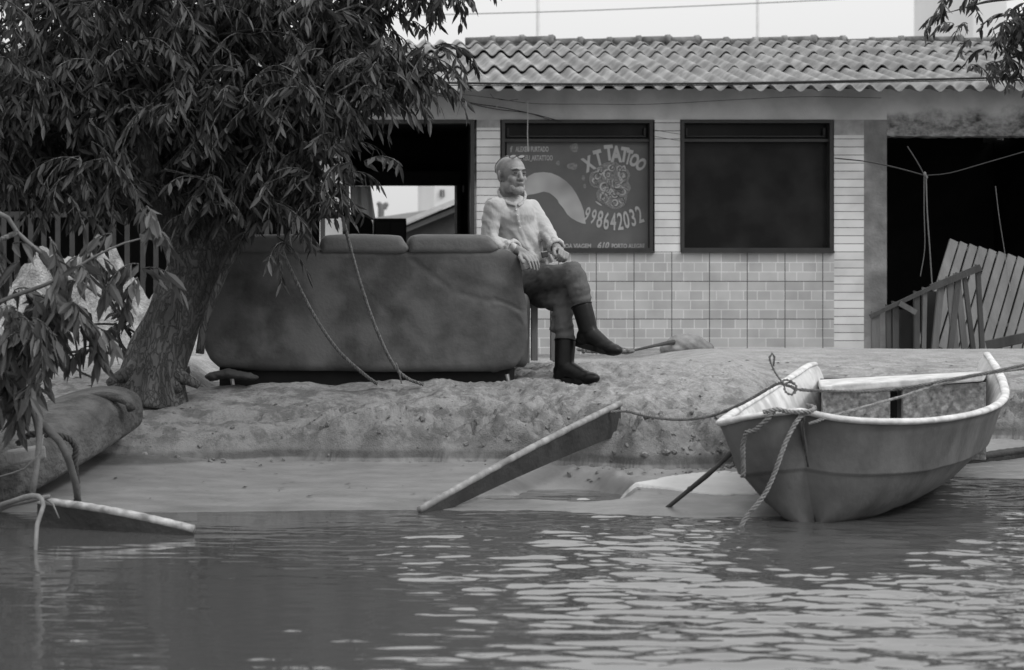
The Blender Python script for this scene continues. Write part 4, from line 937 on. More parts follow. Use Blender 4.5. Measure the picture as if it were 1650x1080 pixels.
# third tree outside the right edge
r3 = random.Random(31); DR = 12.6
tr_ = thing('side_tree', 'tree beyond the right edge whose leafy branch hangs over the end of the roof', 'tree', G(1850, DR))
m3 = MB(); rl = [[G(1850, DR, -.05), P(1845, 300, DR), P(1820, 100, DR), P(1790, -60, DR), P(1760, -200, DR)], [P(1800, 0, DR), P(1730, -20, DR), P(1650, -5, DR), P(1590, 3, DR), P(1530, 20, DR)], [P(1815, 80, DR), P(1740, 30, DR), P(1670, 25, DR), P(1615, 25, DR), P(1580, 40, DR)], [P(1740, 30, DR), P(1690, 70, DR), P(1640, 90, DR), P(1590, 105, DR)]]
for L_, r0, r1 in zip(rl, (.12, .03, .03, .02), (.05, .003, .004, .003)): limb(m3, L_, r0, r1, n=8, wob=.05)
m3.build('trunk', bark, tr_, smooth_=True)
crown('crown', [(1545, 5, 26, 8, DR, .12, 8), (1640, 45, 34, 34, DR, .25, 22), (1625, 70, 34, 24, DR, .2, 14), (1640, 100, 28, 22, DR, .15, 8), (1590, 95, 26, 14, DR, .12, 6), (1560, 52, 20, 6, DR, .1, 2), (1700, 20, 60, 60, DR, .4, 40), (1790, -40, 90, 90, DR, .5, 50)],
      rl[1:], leaf_d, tr_, r3, bark, L=.20, ll=.085, lw=.022, droop=.25)
# bare undergrowth stems behind the trunk
rs = random.Random(4); us = thing('undergrowth', 'thin bare curved stems with a few dark leaves between the tree trunk and the sand pile', 'bush', G(170, 10.3))
q = MB(); V = []; Fc = []
for L_ in ([(235,555),(205,528),(160,522),(118,530)], [(100,555),(110,580),(130,600),(160,612)], [(200,575),(150,565),(105,568),(95,560)], [(118,530),(125,570),(130,612)], [(155,525),(160,560),(150,605)], [(185,470),(195,510),(212,545)], [(165,455),(185,500),(210,540)], [(215,580),(195,555),(185,520)]):
    q.tube(smooth([P(a, b_, 10.3) for a, b_ in L_], .04), rs.uniform(.005, .013), n=6)
for a, b_ in ((180, 525), (210, 510), (183, 545), (215, 495), (305, 590), (190, 480), (215, 520)): leaves(V, Fc, P(a, b_, 10.25), .4, rs, nl=7, L=.12, ll=.09, lw=.026)
q.build('stems', bark, us, smooth_=True); MB().add(V, Fc).build('foliage', leaf_d, us)

# ---------------------------------------------------------------- ropes tied from the tree
rope_m = mat('old_rope', .06, .17, 60, .9)
def rope(pts, r, label, name='mooring_rope', m=None, pitch=.06):
    q = MB(); q.rope(pts, r, pitch); o = q.build(name, m or rope_m, loc=pts[0], smooth_=True); tag(o, label, 'rope', 'ropes slanting across the sofa' if 'back of the sofa' in label else None); return o
rope([P(447, 345, 9.5), P(452, 395, 9.55), P(478, 455, 9.62), P(510, 515, 9.7), P(545, 565, 9.76), P(585, 602, 9.82), P(608, 619, 9.85)], .0105, 'left of the two twisted ropes slanting down across the back of the sofa')
rope([P(548, 335, 9.5), P(562, 390, 9.55), P(580, 455, 9.62), P(604, 525, 9.7), P(632, 585, 9.78), P(655, 609, 9.82), P(682, 620, 9.85)], .0105, 'right of the two twisted ropes slanting down across the back of the sofa')
rope([P(638, 585, 9.72), P(643, 600, 9.72), P(647, 618, 9.73)], .006, 'short frayed end hanging from the right rope at the foot of the sofa', pitch=.03)

# ---------------------------------------------------------------- old overturned hull on the left
hl = thing('old_hull', 'old wooden hull lying overturned on the sand at the left', 'old boat', P(110, 740, 8.7))
hm = mat('weathered_hull', .032, .07, 6, .95, .9, 30, stretch=(1,1,1), lo2=.12, scale2=9, amt2=.45, bdist=.03)
q = MB(); secs = [  # (px of the lower edge, py lower, px upper edge, py upper, D near, width back)
    ((-120, 880), (-120, 742), 7.7), ((-40, 850), (-40, 712), 7.85), ((40, 812), (20, 716), 8.05), ((110, 775), (95, 690), 8.3), ((165, 740), (150, 660), 8.6), ((205, 712), (195, 640), 8.85), ((226, 695), (222, 632), 9.0), ((232, 684), (231, 640), 9.06)]
vs = []; fs = []; ns = 14
for k, (lo_, up_, D) in enumerate(secs):
    a, u = P(*lo_, D), P(*up_, D); bk = Vector((-.30, .34, 0))*(1 if k < 5 else (.95, .8, .45)[min(k-5, 2)])
    a2, u2 = a + bk, u + bk; mid = u.lerp(u2, .5) + Vector((0,0,.03))
    ring = smooth([a, a.lerp(u, .5) + Vector((.015,-.02,0)), u + Vector((0,.02,-.006)), mid, u2, a2.lerp(u2, .5), a2], .04)
    # resample evenly
    cum = [0]
    for i in range(1, len(ring)): cum.append(cum[-1] + (ring[i]-ring[i-1]).length)
    for i in range(ns + 1):
        t = cum[-1]*i/ns; j = max(1, next(j for j in range(1, len(cum)) if cum[j] >= t - 1e-9)); f = (t - cum[j-1])/max(1e-9, cum[j] - cum[j-1])
        vs.append(ring[j-1].lerp(ring[j], f))
W = ns + 1
for k in range(len(secs) - 1):
    for i in range(ns): fs.append((k*W+i, k*W+i+1, (k+1)*W+i+1, (k+1)*W+i))
fs.append(tuple(range(W-1, -1, -1))); fs.append(tuple(range((len(secs)-1)*W, len(secs)*W)))
for k in range(len(secs) - 1): fs.append((k*W, (k+1)*W, (k+1)*W + ns, k*W + ns))
q.add(vs, fs); o = q.build('shell', hm, hl, smooth_=True)
sb = o.modifiers.new('s', 'SUBSURF'); sb.levels = sb.render_levels = 2
q = MB(); q.tube(smooth([P(150, 641, 8.9), P(165, 638, 8.86), P(190, 641, 8.80), P(207, 647, 8.78), P(212, 660, 8.76)], .03), .022, n=10); q.build('rib', hm, hl, smooth_=True)
q = MB(); q.beam(P(14, 738, 7.86), P(70, 728, 7.95), .07, .06); q.build('worn_block', mat('pale_worn_wood', .12, .2, 8, .9, .4, 50), hl, bevel=.012)
rope([P(28, 716, 7.72), P(45, 702, 7.72), P(75, 700, 7.75), P(108, 706, 7.8), P(122, 722, 7.82), P(120, 745, 7.82), P(123, 770, 7.85), P(124, 806, 7.9)], .016, 'dark rope looped over the overturned hull', 'hull_rope', mat('wet_dark_rope', .03, .05, 30, .8))
q = MB(); limb(q, [P(38, 560, 7.55), P(48, 610, 7.5), P(62, 660, 7.48), P(63, 710, 7.46), P(58, 760, 7.44), P(52, 800, 7.42)], .016, .011, n=8, wob=.08)
tag(q.build('bare_stem', mat('pale_stem', .09, .15, 9, .8, .4, 60), loc=P(52, 800, 7.42), smooth_=True), 'pale bare stem hanging in front of the overturned hull', 'stem')
q = MB(); limb(q, [P(68, 684, 7.5), P(95, 710, 7.5), P(112, 745, 7.52), P(122, 780, 7.55), P(126, 812, 7.6)], .018, .014, n=8, wob=.06)
tag(q.build('dead_branch', mat('dead_bark', .05, .1, 9, .8, .4, 60), loc=P(68, 684, 7.5), smooth_=True), 'dark bare branch stuck upright between the hull and the sunken plank', 'branch')

# ---------------------------------------------------------------- sunken planks
pm = mat('pale_edge_paint', .22, .5, 22, .6, lo2=.09, scale2=14, amt2=.7); dk = mat('wet_plank', .014, .03, 6, .7, .4, 50, lo2=.05, scale2=7, amt2=.4)
def sunk(name, A, Bp, depth0, depth1, th, label, push=(0, .05, 0), edge=None):
    t = thing(name, label, 'plank', (A + Bp)/2 - Vector((0, 0, .1))); A, Bp = Vector(A), Vector(Bp); n = 26; vs = []; fs = []
    pu = Vector(push)
    for i in range(n + 1):
        u = i/n; p = A.lerp(Bp, u) + Vector((0, 0, .012*math.sin(u*3.1))); d = depth0 + (depth1 - depth0)*u
        for o_, z in ((Vector((0,0,0)), 0), (Vector((0,0,0)) + pu*d*.6, -d), (pu*d*.6 + Vector((.01, th, 0)), -d), (Vector((0, th, 0)), 0)): vs.append(p + o_ + Vector((0,0,z)))
    for i in range(n):
        for j in range(4): fs.append((i*4+j, i*4+(j+1)%4, (i+1)*4+(j+1)%4, (i+1)*4+j))
    fs += [(3,2,1,0), (n*4, n*4+1, n*4+2, n*4+3)]
    q = MB(); q.add(vs, fs); q.build('board', dk, t)
    q = MB(); q.tube([A.lerp(Bp, i/40) + Vector((0, th/2, .012 + .012*math.sin(i/40*3.1))) for i in range(41)], [th*.56*(1 + .05*math.sin(i*1.9)) for i in range(41)], n=10); q.build('edge_strip', edge or pm, t, smooth_=True)
    return t
sunk('sunken_plank', P(676, 827, 7.93), P(1000, 655, 9.04), .045, .135, .028, 'long plank on edge slanting out of the water up the bank in the middle', edge=mat('worn_grey_edge', .14, .30, 22, .7, lo2=.08, scale2=14, amt2=.6))
sunk('tilted_plank', P(60, 812, 7.5), P(312, 859, 7.28), .30, .05, .030, 'half sunken plank with a flaking white edge in the water at the left')
q = MB(); limb(q, [P(0, 815, 7.35), P(40, 802, 7.3), P(62, 800, 7.2), P(70, 815, 7.1), P(60, 845, 7.0), P(57, 892, 6.9)], .012, .007, n=8, wob=.1); limb(q, [P(0, 768, 7.45), P(40, 755, 7.43), P(66, 730, 7.4), P(70, 700, 7.4)], .004, .003, n=5); limb(q, [P(66, 800, 7.4), P(85, 812, 7.38), P(95, 835, 7.36)], .006, .003, n=6)
limb(q, [P(-10, 822, 7.45), P(20, 812, 7.42), P(50, 806, 7.4), P(80, 800, 7.36)], .014, .008, n=8, wob=.12)
tag(q.build('knotted_root', mat('pale_root', .10, .18, 12, .9, .4, 60), loc=P(60, 850, 7.4), smooth_=True), 'tangle of pale roots dangling into the water over the end of the tilted plank', 'root')
t = sunk('shore_plank', P(1530, 752, 9.6), P(1690, 728, 9.9), .13, .11, .04, 'dark plank lying at the water edge behind the boat at the right', edge=dk)

# tongue between the puddle and the boat, coloured pale for the sky mirrored there
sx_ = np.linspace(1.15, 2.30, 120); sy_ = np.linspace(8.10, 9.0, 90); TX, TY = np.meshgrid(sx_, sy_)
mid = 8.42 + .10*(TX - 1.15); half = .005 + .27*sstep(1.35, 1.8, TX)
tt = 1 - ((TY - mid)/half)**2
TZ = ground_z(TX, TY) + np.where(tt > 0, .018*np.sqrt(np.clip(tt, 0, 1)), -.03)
grid_obj('sky_sheen_tongue', sx_, sy_, TZ, mat('painted_sky_reflection', .34, .44, 4, .8, .1, 80), 'structure', 'smooth wet tongue at the water edge left of the boat, sky reflection painted pale')

# ---------------------------------------------------------------- boat
bt = thing('rowing_boat', 'small fibreglass rowing boat moored bow first, dark outside and white inside', 'boat', (P(1400,0,8.8).x, 8.8, 0))
hull_m = mat('faded_hull_paint', .05, .095, 7, .7, .25, 40, spec=.25, lo2=.13, scale2=5, amt2=.5, stretch=(1,1,.7))
in_m = mat('white_gelcoat', .38, .54, 5, .8, .2, 60, lo2=.16, scale2=8, amt2=.45)
rim_m = mat('white_rim', .40, .56, 9, .75, .4, 50, lo2=.18, scale2=16, amt2=.45)
stem = (1290, 664, 7.52)
port = [stem, (1238, 669, 7.50), (1192, 676, 7.54), (1162, 684, 7.66), (1172, 674, 7.95), (1205, 652, 8.55), (1240, 630, 9.15), (1275, 609, 9.7), (1300, 592, 10.05), (1312, 588, 10.2)]
stbd = [stem, (1350, 676, 7.50), (1420, 681, 7.53), (1500, 679, 7.64), (1565, 669, 7.9), (1603, 656, 8.3), (1619, 640, 8.75), (1616, 618, 9.2), (1604, 592, 9.65), (1590, 572, 9.95)]
NS = 40
pc = smooth([P(*p) for p in port], .01); sc_ = smooth([P(*p) for p in stbd], .01)
def resamp(pts, n):
    cum = [0]
    for i in range(1, len(pts)): cum.append(cum[-1] + (pts[i]-pts[i-1]).length)
    out = []
    for k in range(n + 1):
        t = cum[-1]*k/n; j = 1
        while j < len(cum) - 1 and cum[j] < t: j += 1
        f = (t - cum[j-1])/max(1e-9, cum[j]-cum[j-1]); out.append(pts[j-1].lerp(pts[j], min(1, f)))
    return out
pg, sgw = resamp(pc, NS), resamp(sc_, NS)
stb = P(1316, 843, 7.66)
def keel(t):
    c = pg[int(t*NS)].lerp(sgw[int(t*NS)], .5)
    f = sstep(0, .22, t); a = stb.lerp(Vector((c.x, c.y, 0)), float(f)); a.z = -.035 + .05*t + .03*(1 - float(sstep(0, .04, t)))*0
    if t < .25:
        a = stb + (Vector((c.x, c.y, 0)) - stb)*float(f)*.9; a.z = -.035
    return a
def side(g, t, inn=0.0):
    """points from gunwale down to keel"""
    k = keel(t); dn = g.z - k.z; out = []
    f0 = float(sstep(0, .28, t))
    for v, u_full, u_bow in ((0, 0, 0), (.04, .0, .0), (.12, .03, .05), (.28, .07, .15), (.455, .115, .25), (.468, .118, .252), (.482, .165, .31), (.50, .172, .32), (.62, .25, .48), (.75, .35, .64), (.87, .52, .80), (.95, .72, .92), (1.0, 1, 1)):
        u = u_bow + (u_full - u_bow)*f0
        q = Vector((g.x + (k.x - g.x)*u, g.y + (k.y - g.y)*u, g.z - dn*v)); out.append(q)
    return out
def loft(gl, off=0.0, zoff=0.0):
    vs = []; rows = []
    for i, g in enumerate(gl):
        r_ = side(g, i/NS)
        if off:
            c = pg[i].lerp(sgw[i], .5); k = keel(i/NS); g_z0 = r_[0].z
            r2 = []
            for p in r_:
                cc = c + Vector((.42, .907, 0))*(.55*(1 - i/NS) + .02)
                tow = Vector((cc.x - p.x, cc.y - p.y, 0)); L = tow.length; tow = tow.normalized()*min(off + .03*(g_z0 - p.z)/.45, L*.9)
                tow = tow*(.25 if p is r_[0] else 1)
                r2.append(Vector((p.x + tow.x, p.y + tow.y, max(p.z, k.z + .06) + (.006 if p is r_[0] else -.002))))
            r_ = r2
        rows.append(r_)
    m_ = len(rows[0])
    for r_ in rows: vs += r_
    fs = [(a*m_+b_, a*m_+b_+1, (a+1)*m_+b_+1, (a+1)*m_+b_) for a in range(len(rows)-1) for b_ in range(m_-1)]
    return vs, fs, rows
q = MB()
vp, fp, rp_ = loft(pg); q.add(vp, fp); vs_, fs_, rs_ = loft(sgw); q.add(vs_, fs_)
zc = P(1320, 614, 9.9).z
tr1 = [p for p in rp_[-1] + rs_[-1][::-1][1:] if p.z < zc]; tr1 = [Vector((rp_[-1][0].x*.985 + rs_[-1][0].x*.015, rp_[-1][0].y, zc))] + tr1 + [Vector((rs_[-1][0].x*.985 + rp_[-1][0].x*.015, rs_[-1][0].y, zc))]
q.add(tr1, [tuple(range(len(tr1)))])
hull = q.build('hull', hull_m, bt, smooth_=True)
q = MB(); vp, fp, rpi = loft(pg, .03); q.add(vp, fp); vs2, fs2, rsi = loft(sgw, .03); q.add(vs2, fs2)
# inner face of the transom, lower in the middle than at the quarters
a0 = [Vector((p.x, p.y, min(p.z, zc))) for p in rpi[-2]]; a1 = [Vector((p.x, p.y, min(p.z, zc))) for p in rsi[-2]]
m_ = len(a0)
cent = (sgw[-1] - pg[-1]); 
tv = []; 
for r_ in (a0, a1): tv += r_
q.add(tv, [(i, i+1, m_+i+1, m_+i) for i in range(m_ - 1)])
q.build('inner_shell', in_m, bt, smooth_=True)
# rolled rim
rim = [p for p in pg[::-1]] + sgw[1:]
rimz = [Vector((p.x, p.y, p.z + .004)) for p in rim]
q = MB(); rimz = smooth(rimz, .03); s0 = len(q.v); q.tube(rimz, [.021 + .0012*math.sin(i*.23) + .0007*math.sin(i*.71) for i in range(len(rimz))], n=10)
for i in range(s0, len(q.v)):
    a_, c_ = q.v[i], rimz[(i - s0)//10]; q.v[i] = (a_[0], a_[1], c_.z + (a_[2] - c_.z)*.62)
q.build('rim', rim_m, bt, smooth_=True)
# keel line and bow crease
q = MB(); q.tube([P(1291, 680, 7.50), P(1297, 715, 7.535), P(1304, 750, 7.565), P(1310, 800, 7.61), P(1316, 846, 7.65)], [.007, .008, .008, .009, .01], n=6)
q.build('stem_ridge', hull_m, bt, smooth_=True)
# foredeck corners, aft seat and floor
def at(t, v, s, inset=.04):
    g = (pg, sgw)[s][int(round(t*NS))]; o = (pg, sgw)[1-s][int(round(t*NS))]; d = Vector((o.x-g.x, o.y-g.y, 0)); d = d.normalized()*inset
    return Vector((g.x + d.x, g.y + d.y, g.z - v))
q = MB(); ts = [.60, .70, .80, .90, .97]
L1 = [at(t, .17, 0, .07) for t in ts]; L2 = [at(t, .17, 1, .07) for t in ts]
A1, A2 = at(.80, .03, 0, .05), at(.80, .03, 1, .05)
# aft bench: top board and front face
def slab(a, b_, c, d, th, name, m):
    z = Vector((0, 0, th)); q = MB(); q.add([a, b_, c, d, a - z, b_ - z, c - z, d - z], [(0,1,2,3), (7,6,5,4), (0,4,5,1), (1,5,6,2), (2,6,7,3), (3,7,4,0)]); return q.build(name, m, bt, bevel=.008)
b0, b1 = P(1322, 622, 9.35), P(1585, 603, 9.1); b2, b3 = P(1590, 598, 9.90), P(1318, 612, 10.12)
slab(b0, b1, b2, b3, .035, 'aft_seat', rim_m)
b0_, b1_ = P(1326, 631, 9.42), P(1560, 618, 9.18)
peel = mat('peeling_paint', .06, .42, 38, .8, .5, 60, lo2=.12, scale2=30, amt2=.6)
def low(p, z): return Vector((p.x, p.y, z))
q = MB(); 
for u0, u1 in ((.0, .235), (.235, .47), (.56, .82), (.82, 1.12)):
    a, c = b0_.lerp(b1_, u0), b0_.lerp(b1_, u1); q.add([a, c, low(c, .10), low(a, .10), a + Vector((0,.03,0)), c + Vector((0,.03,0)), low(c, .10) + Vector((0,.03,0)), low(a, .10) + Vector((0,.03,0))], [(0,1,2,3),(7,6,5,4),(0,4,5,1),(1,5,6,2),(2,6,7,3),(3,7,4,0)])
q.build('bench_front', peel, bt)
q = MB(); a, c = b0_.lerp(b1_, .47), b0_.lerp(b1_, .56); a = a + Vector((0,.10,0)); c = c + Vector((0,.10,0)); q.add([a, c, low(c,.1), low(a,.1)], [(0,1,2,3)]); o = q.build('locker_recess', M['dark'], bt)
s_ = o.modifiers.new('s', 'SOLIDIFY'); s_.thickness = .01
# foredeck plate
q = MB(); fo = []
for t in (.06, .12, .18, .24): fo.append((at(t, .05, 0, .03), at(t, .05, 1, .03)))
vs = [v for pr in fo for v in pr]; q.add(vs, [(2*i, 2*i+1, 2*i+3, 2*i+2) for i in range(3)]); o = q.build('floor', in_m, bt)
fo2 = [at(t, .28, 0, .16) for t in (.2, .4, .6, .8)], [at(t, .28, 1, .16) for t in (.2, .4, .6, .8)]
o.data.clear_geometry(); org = ORG[bt.name]; vv = [tuple(v - org) for pr in zip(*fo2) for v in pr]; o.data.from_pydata(vv, [], [(2*i, 2*i+1, 2*i+3, 2*i+2) for i in range(3)]); o.data.update()
s_ = o.modifiers.new('s', 'SOLIDIFY'); s_.thickness = .02
# ropes of the boat
rb1 = mat('blue_grey_rope', .07, .17, 50, .9); rb2 = mat('pale_rope', .10, .26, 50, .9); rb3 = mat('dark_rope', .03, .06, 30, .9)
rope([P(984, 664, 8.96), P(1010, 663, 8.94), P(1050, 672, 8.8), P(1100, 676, 8.6), P(1150, 669, 8.4), P(1200, 648, 8.2), P(1235, 628, 8.1), P(1255, 618, 8.05), P(1272, 622, 8.0), P(1290, 628, 7.95), P(1350, 631, 7.9), P(1400, 631, 7.9), P(1460, 625, 7.9), P(1530, 612, 7.9), P(1600, 599, 7.95), P(1680, 582, 8.0)], .0085, 'long mooring rope from the middle plank across the boat to the right edge', m=rb1, pitch=.045)
rope([P(1303, 683, 7.48), P(1340, 671, 7.5), P(1390, 657, 7.6), P(1450, 640, 7.8), P(1520, 618, 7.95), P(1580, 604, 8.05), P(1680, 590, 8.1)], .0075, 'thinner pale rope from the bow crossing the boat under the long mooring rope', m=rb2, pitch=.04)
rope([P(1262, 618, 8.0), P(1252, 605, 8.0), P(1244, 590, 8.0), P(1240, 576, 8.0), P(1244, 569, 8.0), P(1248, 575, 8.0), P(1246, 590, 8.01)], .006, 'loop of rope standing up above the left edge of the boat', 'rope_loop', m=rb1, pitch=.035)
rope([P(1255, 617, 7.97), P(1268, 612, 7.97), P(1280, 618, 7.96), P(1284, 628, 7.95), P(1276, 636, 7.95), P(1266, 632, 7.96), P(1264, 622, 7.98), P(1272, 616, 7.98), P(1283, 622, 7.97), P(1278, 634, 7.97)], .0065, 'knot of rope on the left edge of the boat below the standing loop', 'rope_knot', m=rb1, pitch=.035)
rope([P(1246, 664, 7.47), P(1238, 674, 7.45), P(1226, 686, 7.46), P(1214, 695, 7.48), P(1203, 697, 7.49), P(1198, 712, 7.50), P(1197, 735, 7.5), P(1198, 754, 7.5), P(1197, 769, 7.5)], .012, 'frayed twisted rope hanging over the left side of the bow', m=rb1, pitch=.055)
rope([P(1305, 664, 7.46), P(1290, 672, 7.45), P(1281, 684, 7.44), P(1268, 708, 7.43), P(1258, 735, 7.43), P(1247, 765, 7.44), P(1233, 795, 7.45), P(1218, 815, 7.45), P(1203, 832, 7.46), P(1190, 858, 7.46)], .0105, 'thick twisted rope from the stem of the boat down into the water', m=rb2, pitch=.06)
rope([P(1230, 664, 7.47), P(1252, 660, 7.46), P(1272, 664, 7.46), P(1292, 664, 7.44), P(1308, 662, 7.46), P(1312, 656, 7.5), P(1300, 653, 7.52)], .011, 'turns of twisted rope lying over the bow rim', m=rb2, pitch=.05)
rope([P(1296, 672, 7.45), P(1294, 690, 7.46), P(1296, 710, 7.48), P(1300, 740, 7.5), P(1302, 752, 7.52)], .006, 'thin dark rope end hanging down the stem of the boat', m=rb3, pitch=.03)
q = MB(); limb(q, [P(1200, 708, 7.62), P(1186, 722, 7.66), P(1150, 757, 7.78), P(1110, 790, 7.9), P(1066, 826, 8.0)], .012, .009, n=8, wob=.1); q.ell(P(1190, 717, 7.64), (.028, .022, .022), nu=10, nv=8); q.ell(P(1112, 788, 7.9), (.014, .013, .012), nu=8, nv=6)
tag(q.build('mooring_stick', mat('wet_stick', .03, .06, 12, .7, .4, 60), loc=P(1130, 780, 7.5), smooth_=True), 'dark stick slanting from the left side of the bow down into the water', 'stick')

# ---------------------------------------------------------------- litter on the sand
V = []; Fc = []; rl_ = random.Random(9)
def leafy(x, y, s):
    z = gz(x, y) + .004; a = rl_.uniform(0, 6.28); d = Vector((math.cos(a), math.sin(a), 0)); nn = Vector((-d.y, d.x, 0)); c = Vector((x, y, z)); k = len(V)
    V.extend([c - d*s, c + nn*s*.35 + Vector((0,0,s*rl_.uniform(.05,.5))), c + d*s + Vector((0,0,s*.2)), c - nn*s*.35 + Vector((0,0,.001))]); Fc.append((k, k+1, k+2, k+3))
for _ in range(380):
    px = rl_.uniform(180, 1640); D = rl_.uniform(9.5, 10.9); x = (px - CX)*D/F; leafy(x, D + float(shore_shift(np.array([x]))[0])*.6, rl_.uniform(.005, .018))
for _ in range(60):
    px = rl_.uniform(150, 1200); D = rl_.uniform(8.2, 9.2); x = (px - CX)*D/F; leafy(x, D, rl_.uniform(.006, .02))
for _ in range(90):
    px = rl_.uniform(20, 330); D = rl_.uniform(9.4, 10.4); leafy((px - CX)*D/F, D, rl_.uniform(.010, .028))
tag(MB().add(V, Fc).build('leaf_litter', leaf_mat('dead_leaf', .03, .12, .9)), 'dark dead leaves scattered over the sand', 'litter', kind='stuff')
q = MB(); rs = random.Random(77)
for _ in range(520):
    X_ = rs.uniform(1.2, 2.6) if rs.random() < .7 else rs.uniform(-.9, 1.2); sh_ = float(shore_shift(np.array([X_]))[0]); Y_ = sh_ + rs.gauss(9.24, .13); r_ = .003 + .013*rs.random()**2.5
    k0_ = len(q.v); q.ell((X_, Y_, gz(X_, Y_) + r_*.15), (r_*rs.uniform(.8, 1.6), r_, r_*rs.uniform(.6, 1.1)), M=Matrix.Rotation(rs.uniform(0, 3), 3, 'Y') @ Matrix.Rotation(rs.uniform(0, 3), 3, 'X'), nu=5, nv=4)
    for ii in range(k0_, len(q.v)): q.v[ii] = tuple(c_ + rs.uniform(-.22, .22)*r_ for c_ in q.v[ii])
tag(q.build('sand_clods', mat('damp_clod', .08, .20, 14, .95)), 'small clods of damp sand crumbled down the bank', 'clods', kind='stuff')

# ---------------------------------------------------------------- the seated man
man = thing('person', 'man in a pale shirt and rubber boots sitting cross-legged, glasses pushed up on his head', 'person', P(870, 617, 10.2))
skin = mat('weathered_skin', .16, .23, 14, .55, .25, 90, spec=.35, lo2=.15, scale2=11, amt2=.35)
shirt_m = mat('cotton_shirt', .34, .39, 5, .9, .3, 90, spec=.1, lo2=.33, scale2=6, amt2=.3, stretch=(1,1,.6))
tr_m = mat('work_trousers', .075, .105, 6, .92, .2, 140, spec=.1, lo2=.05, scale2=7, amt2=.4)
boot_m = mat('rubber_boot', .004, .008, 12, .40, .1, 40, spec=.16)
# joints
rS, rE, rW = P(793, 330, 10.30), P(789, 388, 10.30), P(838, 405, 10.06)
lS, lE, lW = P(857, 333, 10.52), P(880, 374, 10.42), P(899, 403, 10.24)
pel, bel, che, upc = P(842, 440, 10.47), P(838, 405, 10.45), P(828, 362, 10.43), P(825, 338, 10.43)
neck0, neck1 = P(822, 330, 10.42), P(823, 300, 10.41)
HC = P(824.5, 283, 10.38)                                    # head centre
rH, rK, rA = P(852, 455, 10.38), P(922, 441, 10.02), P(946, 528, 9.98)      # crossed leg (on top)
lH, lK, lA = P(858, 468, 10.50), P(908, 489, 10.12), P(911, 570, 10.05)     # standing leg
yaw = R(27); Fv = Vector((math.sin(yaw), -math.cos(yaw), 0)); Lv = Vector((math.cos(yaw), math.sin(yaw), 0)); Uv = Vector((0, 0, 1))
tilt = R(-3)
def H(r_, f, u): return HC + Lv*r_ + Fv*f + Uv*u
HM = Matrix((Lv, Fv, Uv)).transposed()
q = MB()
def he(r_, f, u, a, b_, c, M=None): q.ell(H(r_, f, u), (a, b_, c), HM if M is None else HM @ M, nu=28, nv=18)
# cranium, face, jaw
he(0, -.018, .036, .073, .093, .078); he(0, .022, .018, .064, .066, .080); he(0, .040, -.040, .052, .050, .058); he(0, .052, -.082, .030, .034, .026)
he(-.030, .022, -.060, .030, .045, .040); he(.030, .022, -.060, .030, .045, .040)
he(0, .070, .030, .048, .022, .014)                              # brow
he(-.034, .056, -.022, .024, .024, .026); he(.034, .056, -.022, .024, .024, .026)   # cheeks
q.cap(H(0, .082, .016), H(0, .096, -.018), .0105, .0135, n=12); he(0, .099, -.022, .0145, .013, .0115); he(-.013, .091, -.026, .009, .010, .008); he(.013, .091, -.026, .009, .010, .008)
he(0, .078, -.046, .026, .017, .010); he(0, .083, -.052, .019, .010, .0040); he(0, .081, -.061, .017, .011, .0045); he(0, .078, -.080, .022, .020, .017)
for s in (-1, 1):
    he(s*.0755, -.014, -.002, .008, .016, .029, Matrix.Rotation(s*R(-14), 3, 'Z')); he(s*.072, -.008, -.028, .006, .008, .009)
    he(s*.030, .078, .006, .014, .010, .008)                     # eyelids
q.cap(neck0, neck1, .054, .050, n=20); q.cap(P(819, 333, 10.45), P(820, 300, 10.43), .050, .048, n=20)
# inner torso and limbs (under the clothes)
q.cap(pel, bel, .10, .095); q.cap(bel, che, .095, .090); q.cap(che, upc, .090, .065); q.cap(rS, upc, .03, .05); q.cap(lS, upc, .03, .05)
q.cap(rS, rE, .040, .034); q.cap(rE, rW, .035, .026); q.cap(lS, lE, .040, .034); q.cap(lE, lW, .035, .025)
q.cap(rH, rK, .065, .045); q.cap(rK, rA, .042, .030); q.cap(lH, lK, .065, .045); q.cap(lK, lA, .042, .030); q.cap(pel, rH, .09, .07); q.cap(pel, lH, .09, .07)
def hand(w, kn_dir, nrm, size, fingers, thumb, curl=None):
    """w: wrist; kn_dir: wrist to knuckles; nrm: back of the hand; fingers: list of list of joint offsets (bend angles)"""
    d = kn_dir.normalized(); nr = (nrm - d*nrm.dot(d)).normalized(); sd_ = d.cross(nr)      # sd_: towards the thumb side
    k = size
    for j in (-1, -.33, .33, 1): q.cap(w + sd_*j*.017*k, w + d*.078*k + sd_*j*.030*k, .0135*k, .0115*k, n=12)
    q.cap(w - d*.02*k, w + d*.02*k, .024*k, .024*k, n=14)
    for (j, L, bends, spread) in fingers:
        p = w + d*.080*k + sd_*j*.030*k; a = 0; dd = d; rr_ = .0095*k
        for seg, bn in zip((.45, .31, .24), bends):
            a += bn; dd = (d*math.cos(R(a)) - nr*math.sin(R(a)) + sd_*spread*math.cos(R(a))*.6).normalized(); p2 = p + dd*L*seg*k; q.cap(p, p2, rr_, rr_*.90, n=10); p = p2; rr_ *= .90
    p = w + d*.018*k + sd_*.024*k
    for (c1, c2, c3, L) in thumb:
        dd = (d*c1 + sd_*c2 - nr*c3).normalized(); p2 = p + dd*L*k; q.cap(p, p2, .0125*k, .0105*k, n=10); p = p2
# right hand hanging relaxed over the corner of the sofa, fingers down
hand(rW + Vector((.010, -.012, -.004)), P(858, 413, 9.97) - P(838, 400, 10.06), Vector((.35, -.75, .55)), .94,
     [(-1, .072, (28, 24, 18), -.18), (-.33, .088, (24, 22, 16), -.06), (.33, .084, (20, 20, 15), .05), (1, .078, (16, 18, 14), .16)],
     [(.75, .7, .15, .036), (.95, .25, .25, .030), (1, .05, .3, .024)])
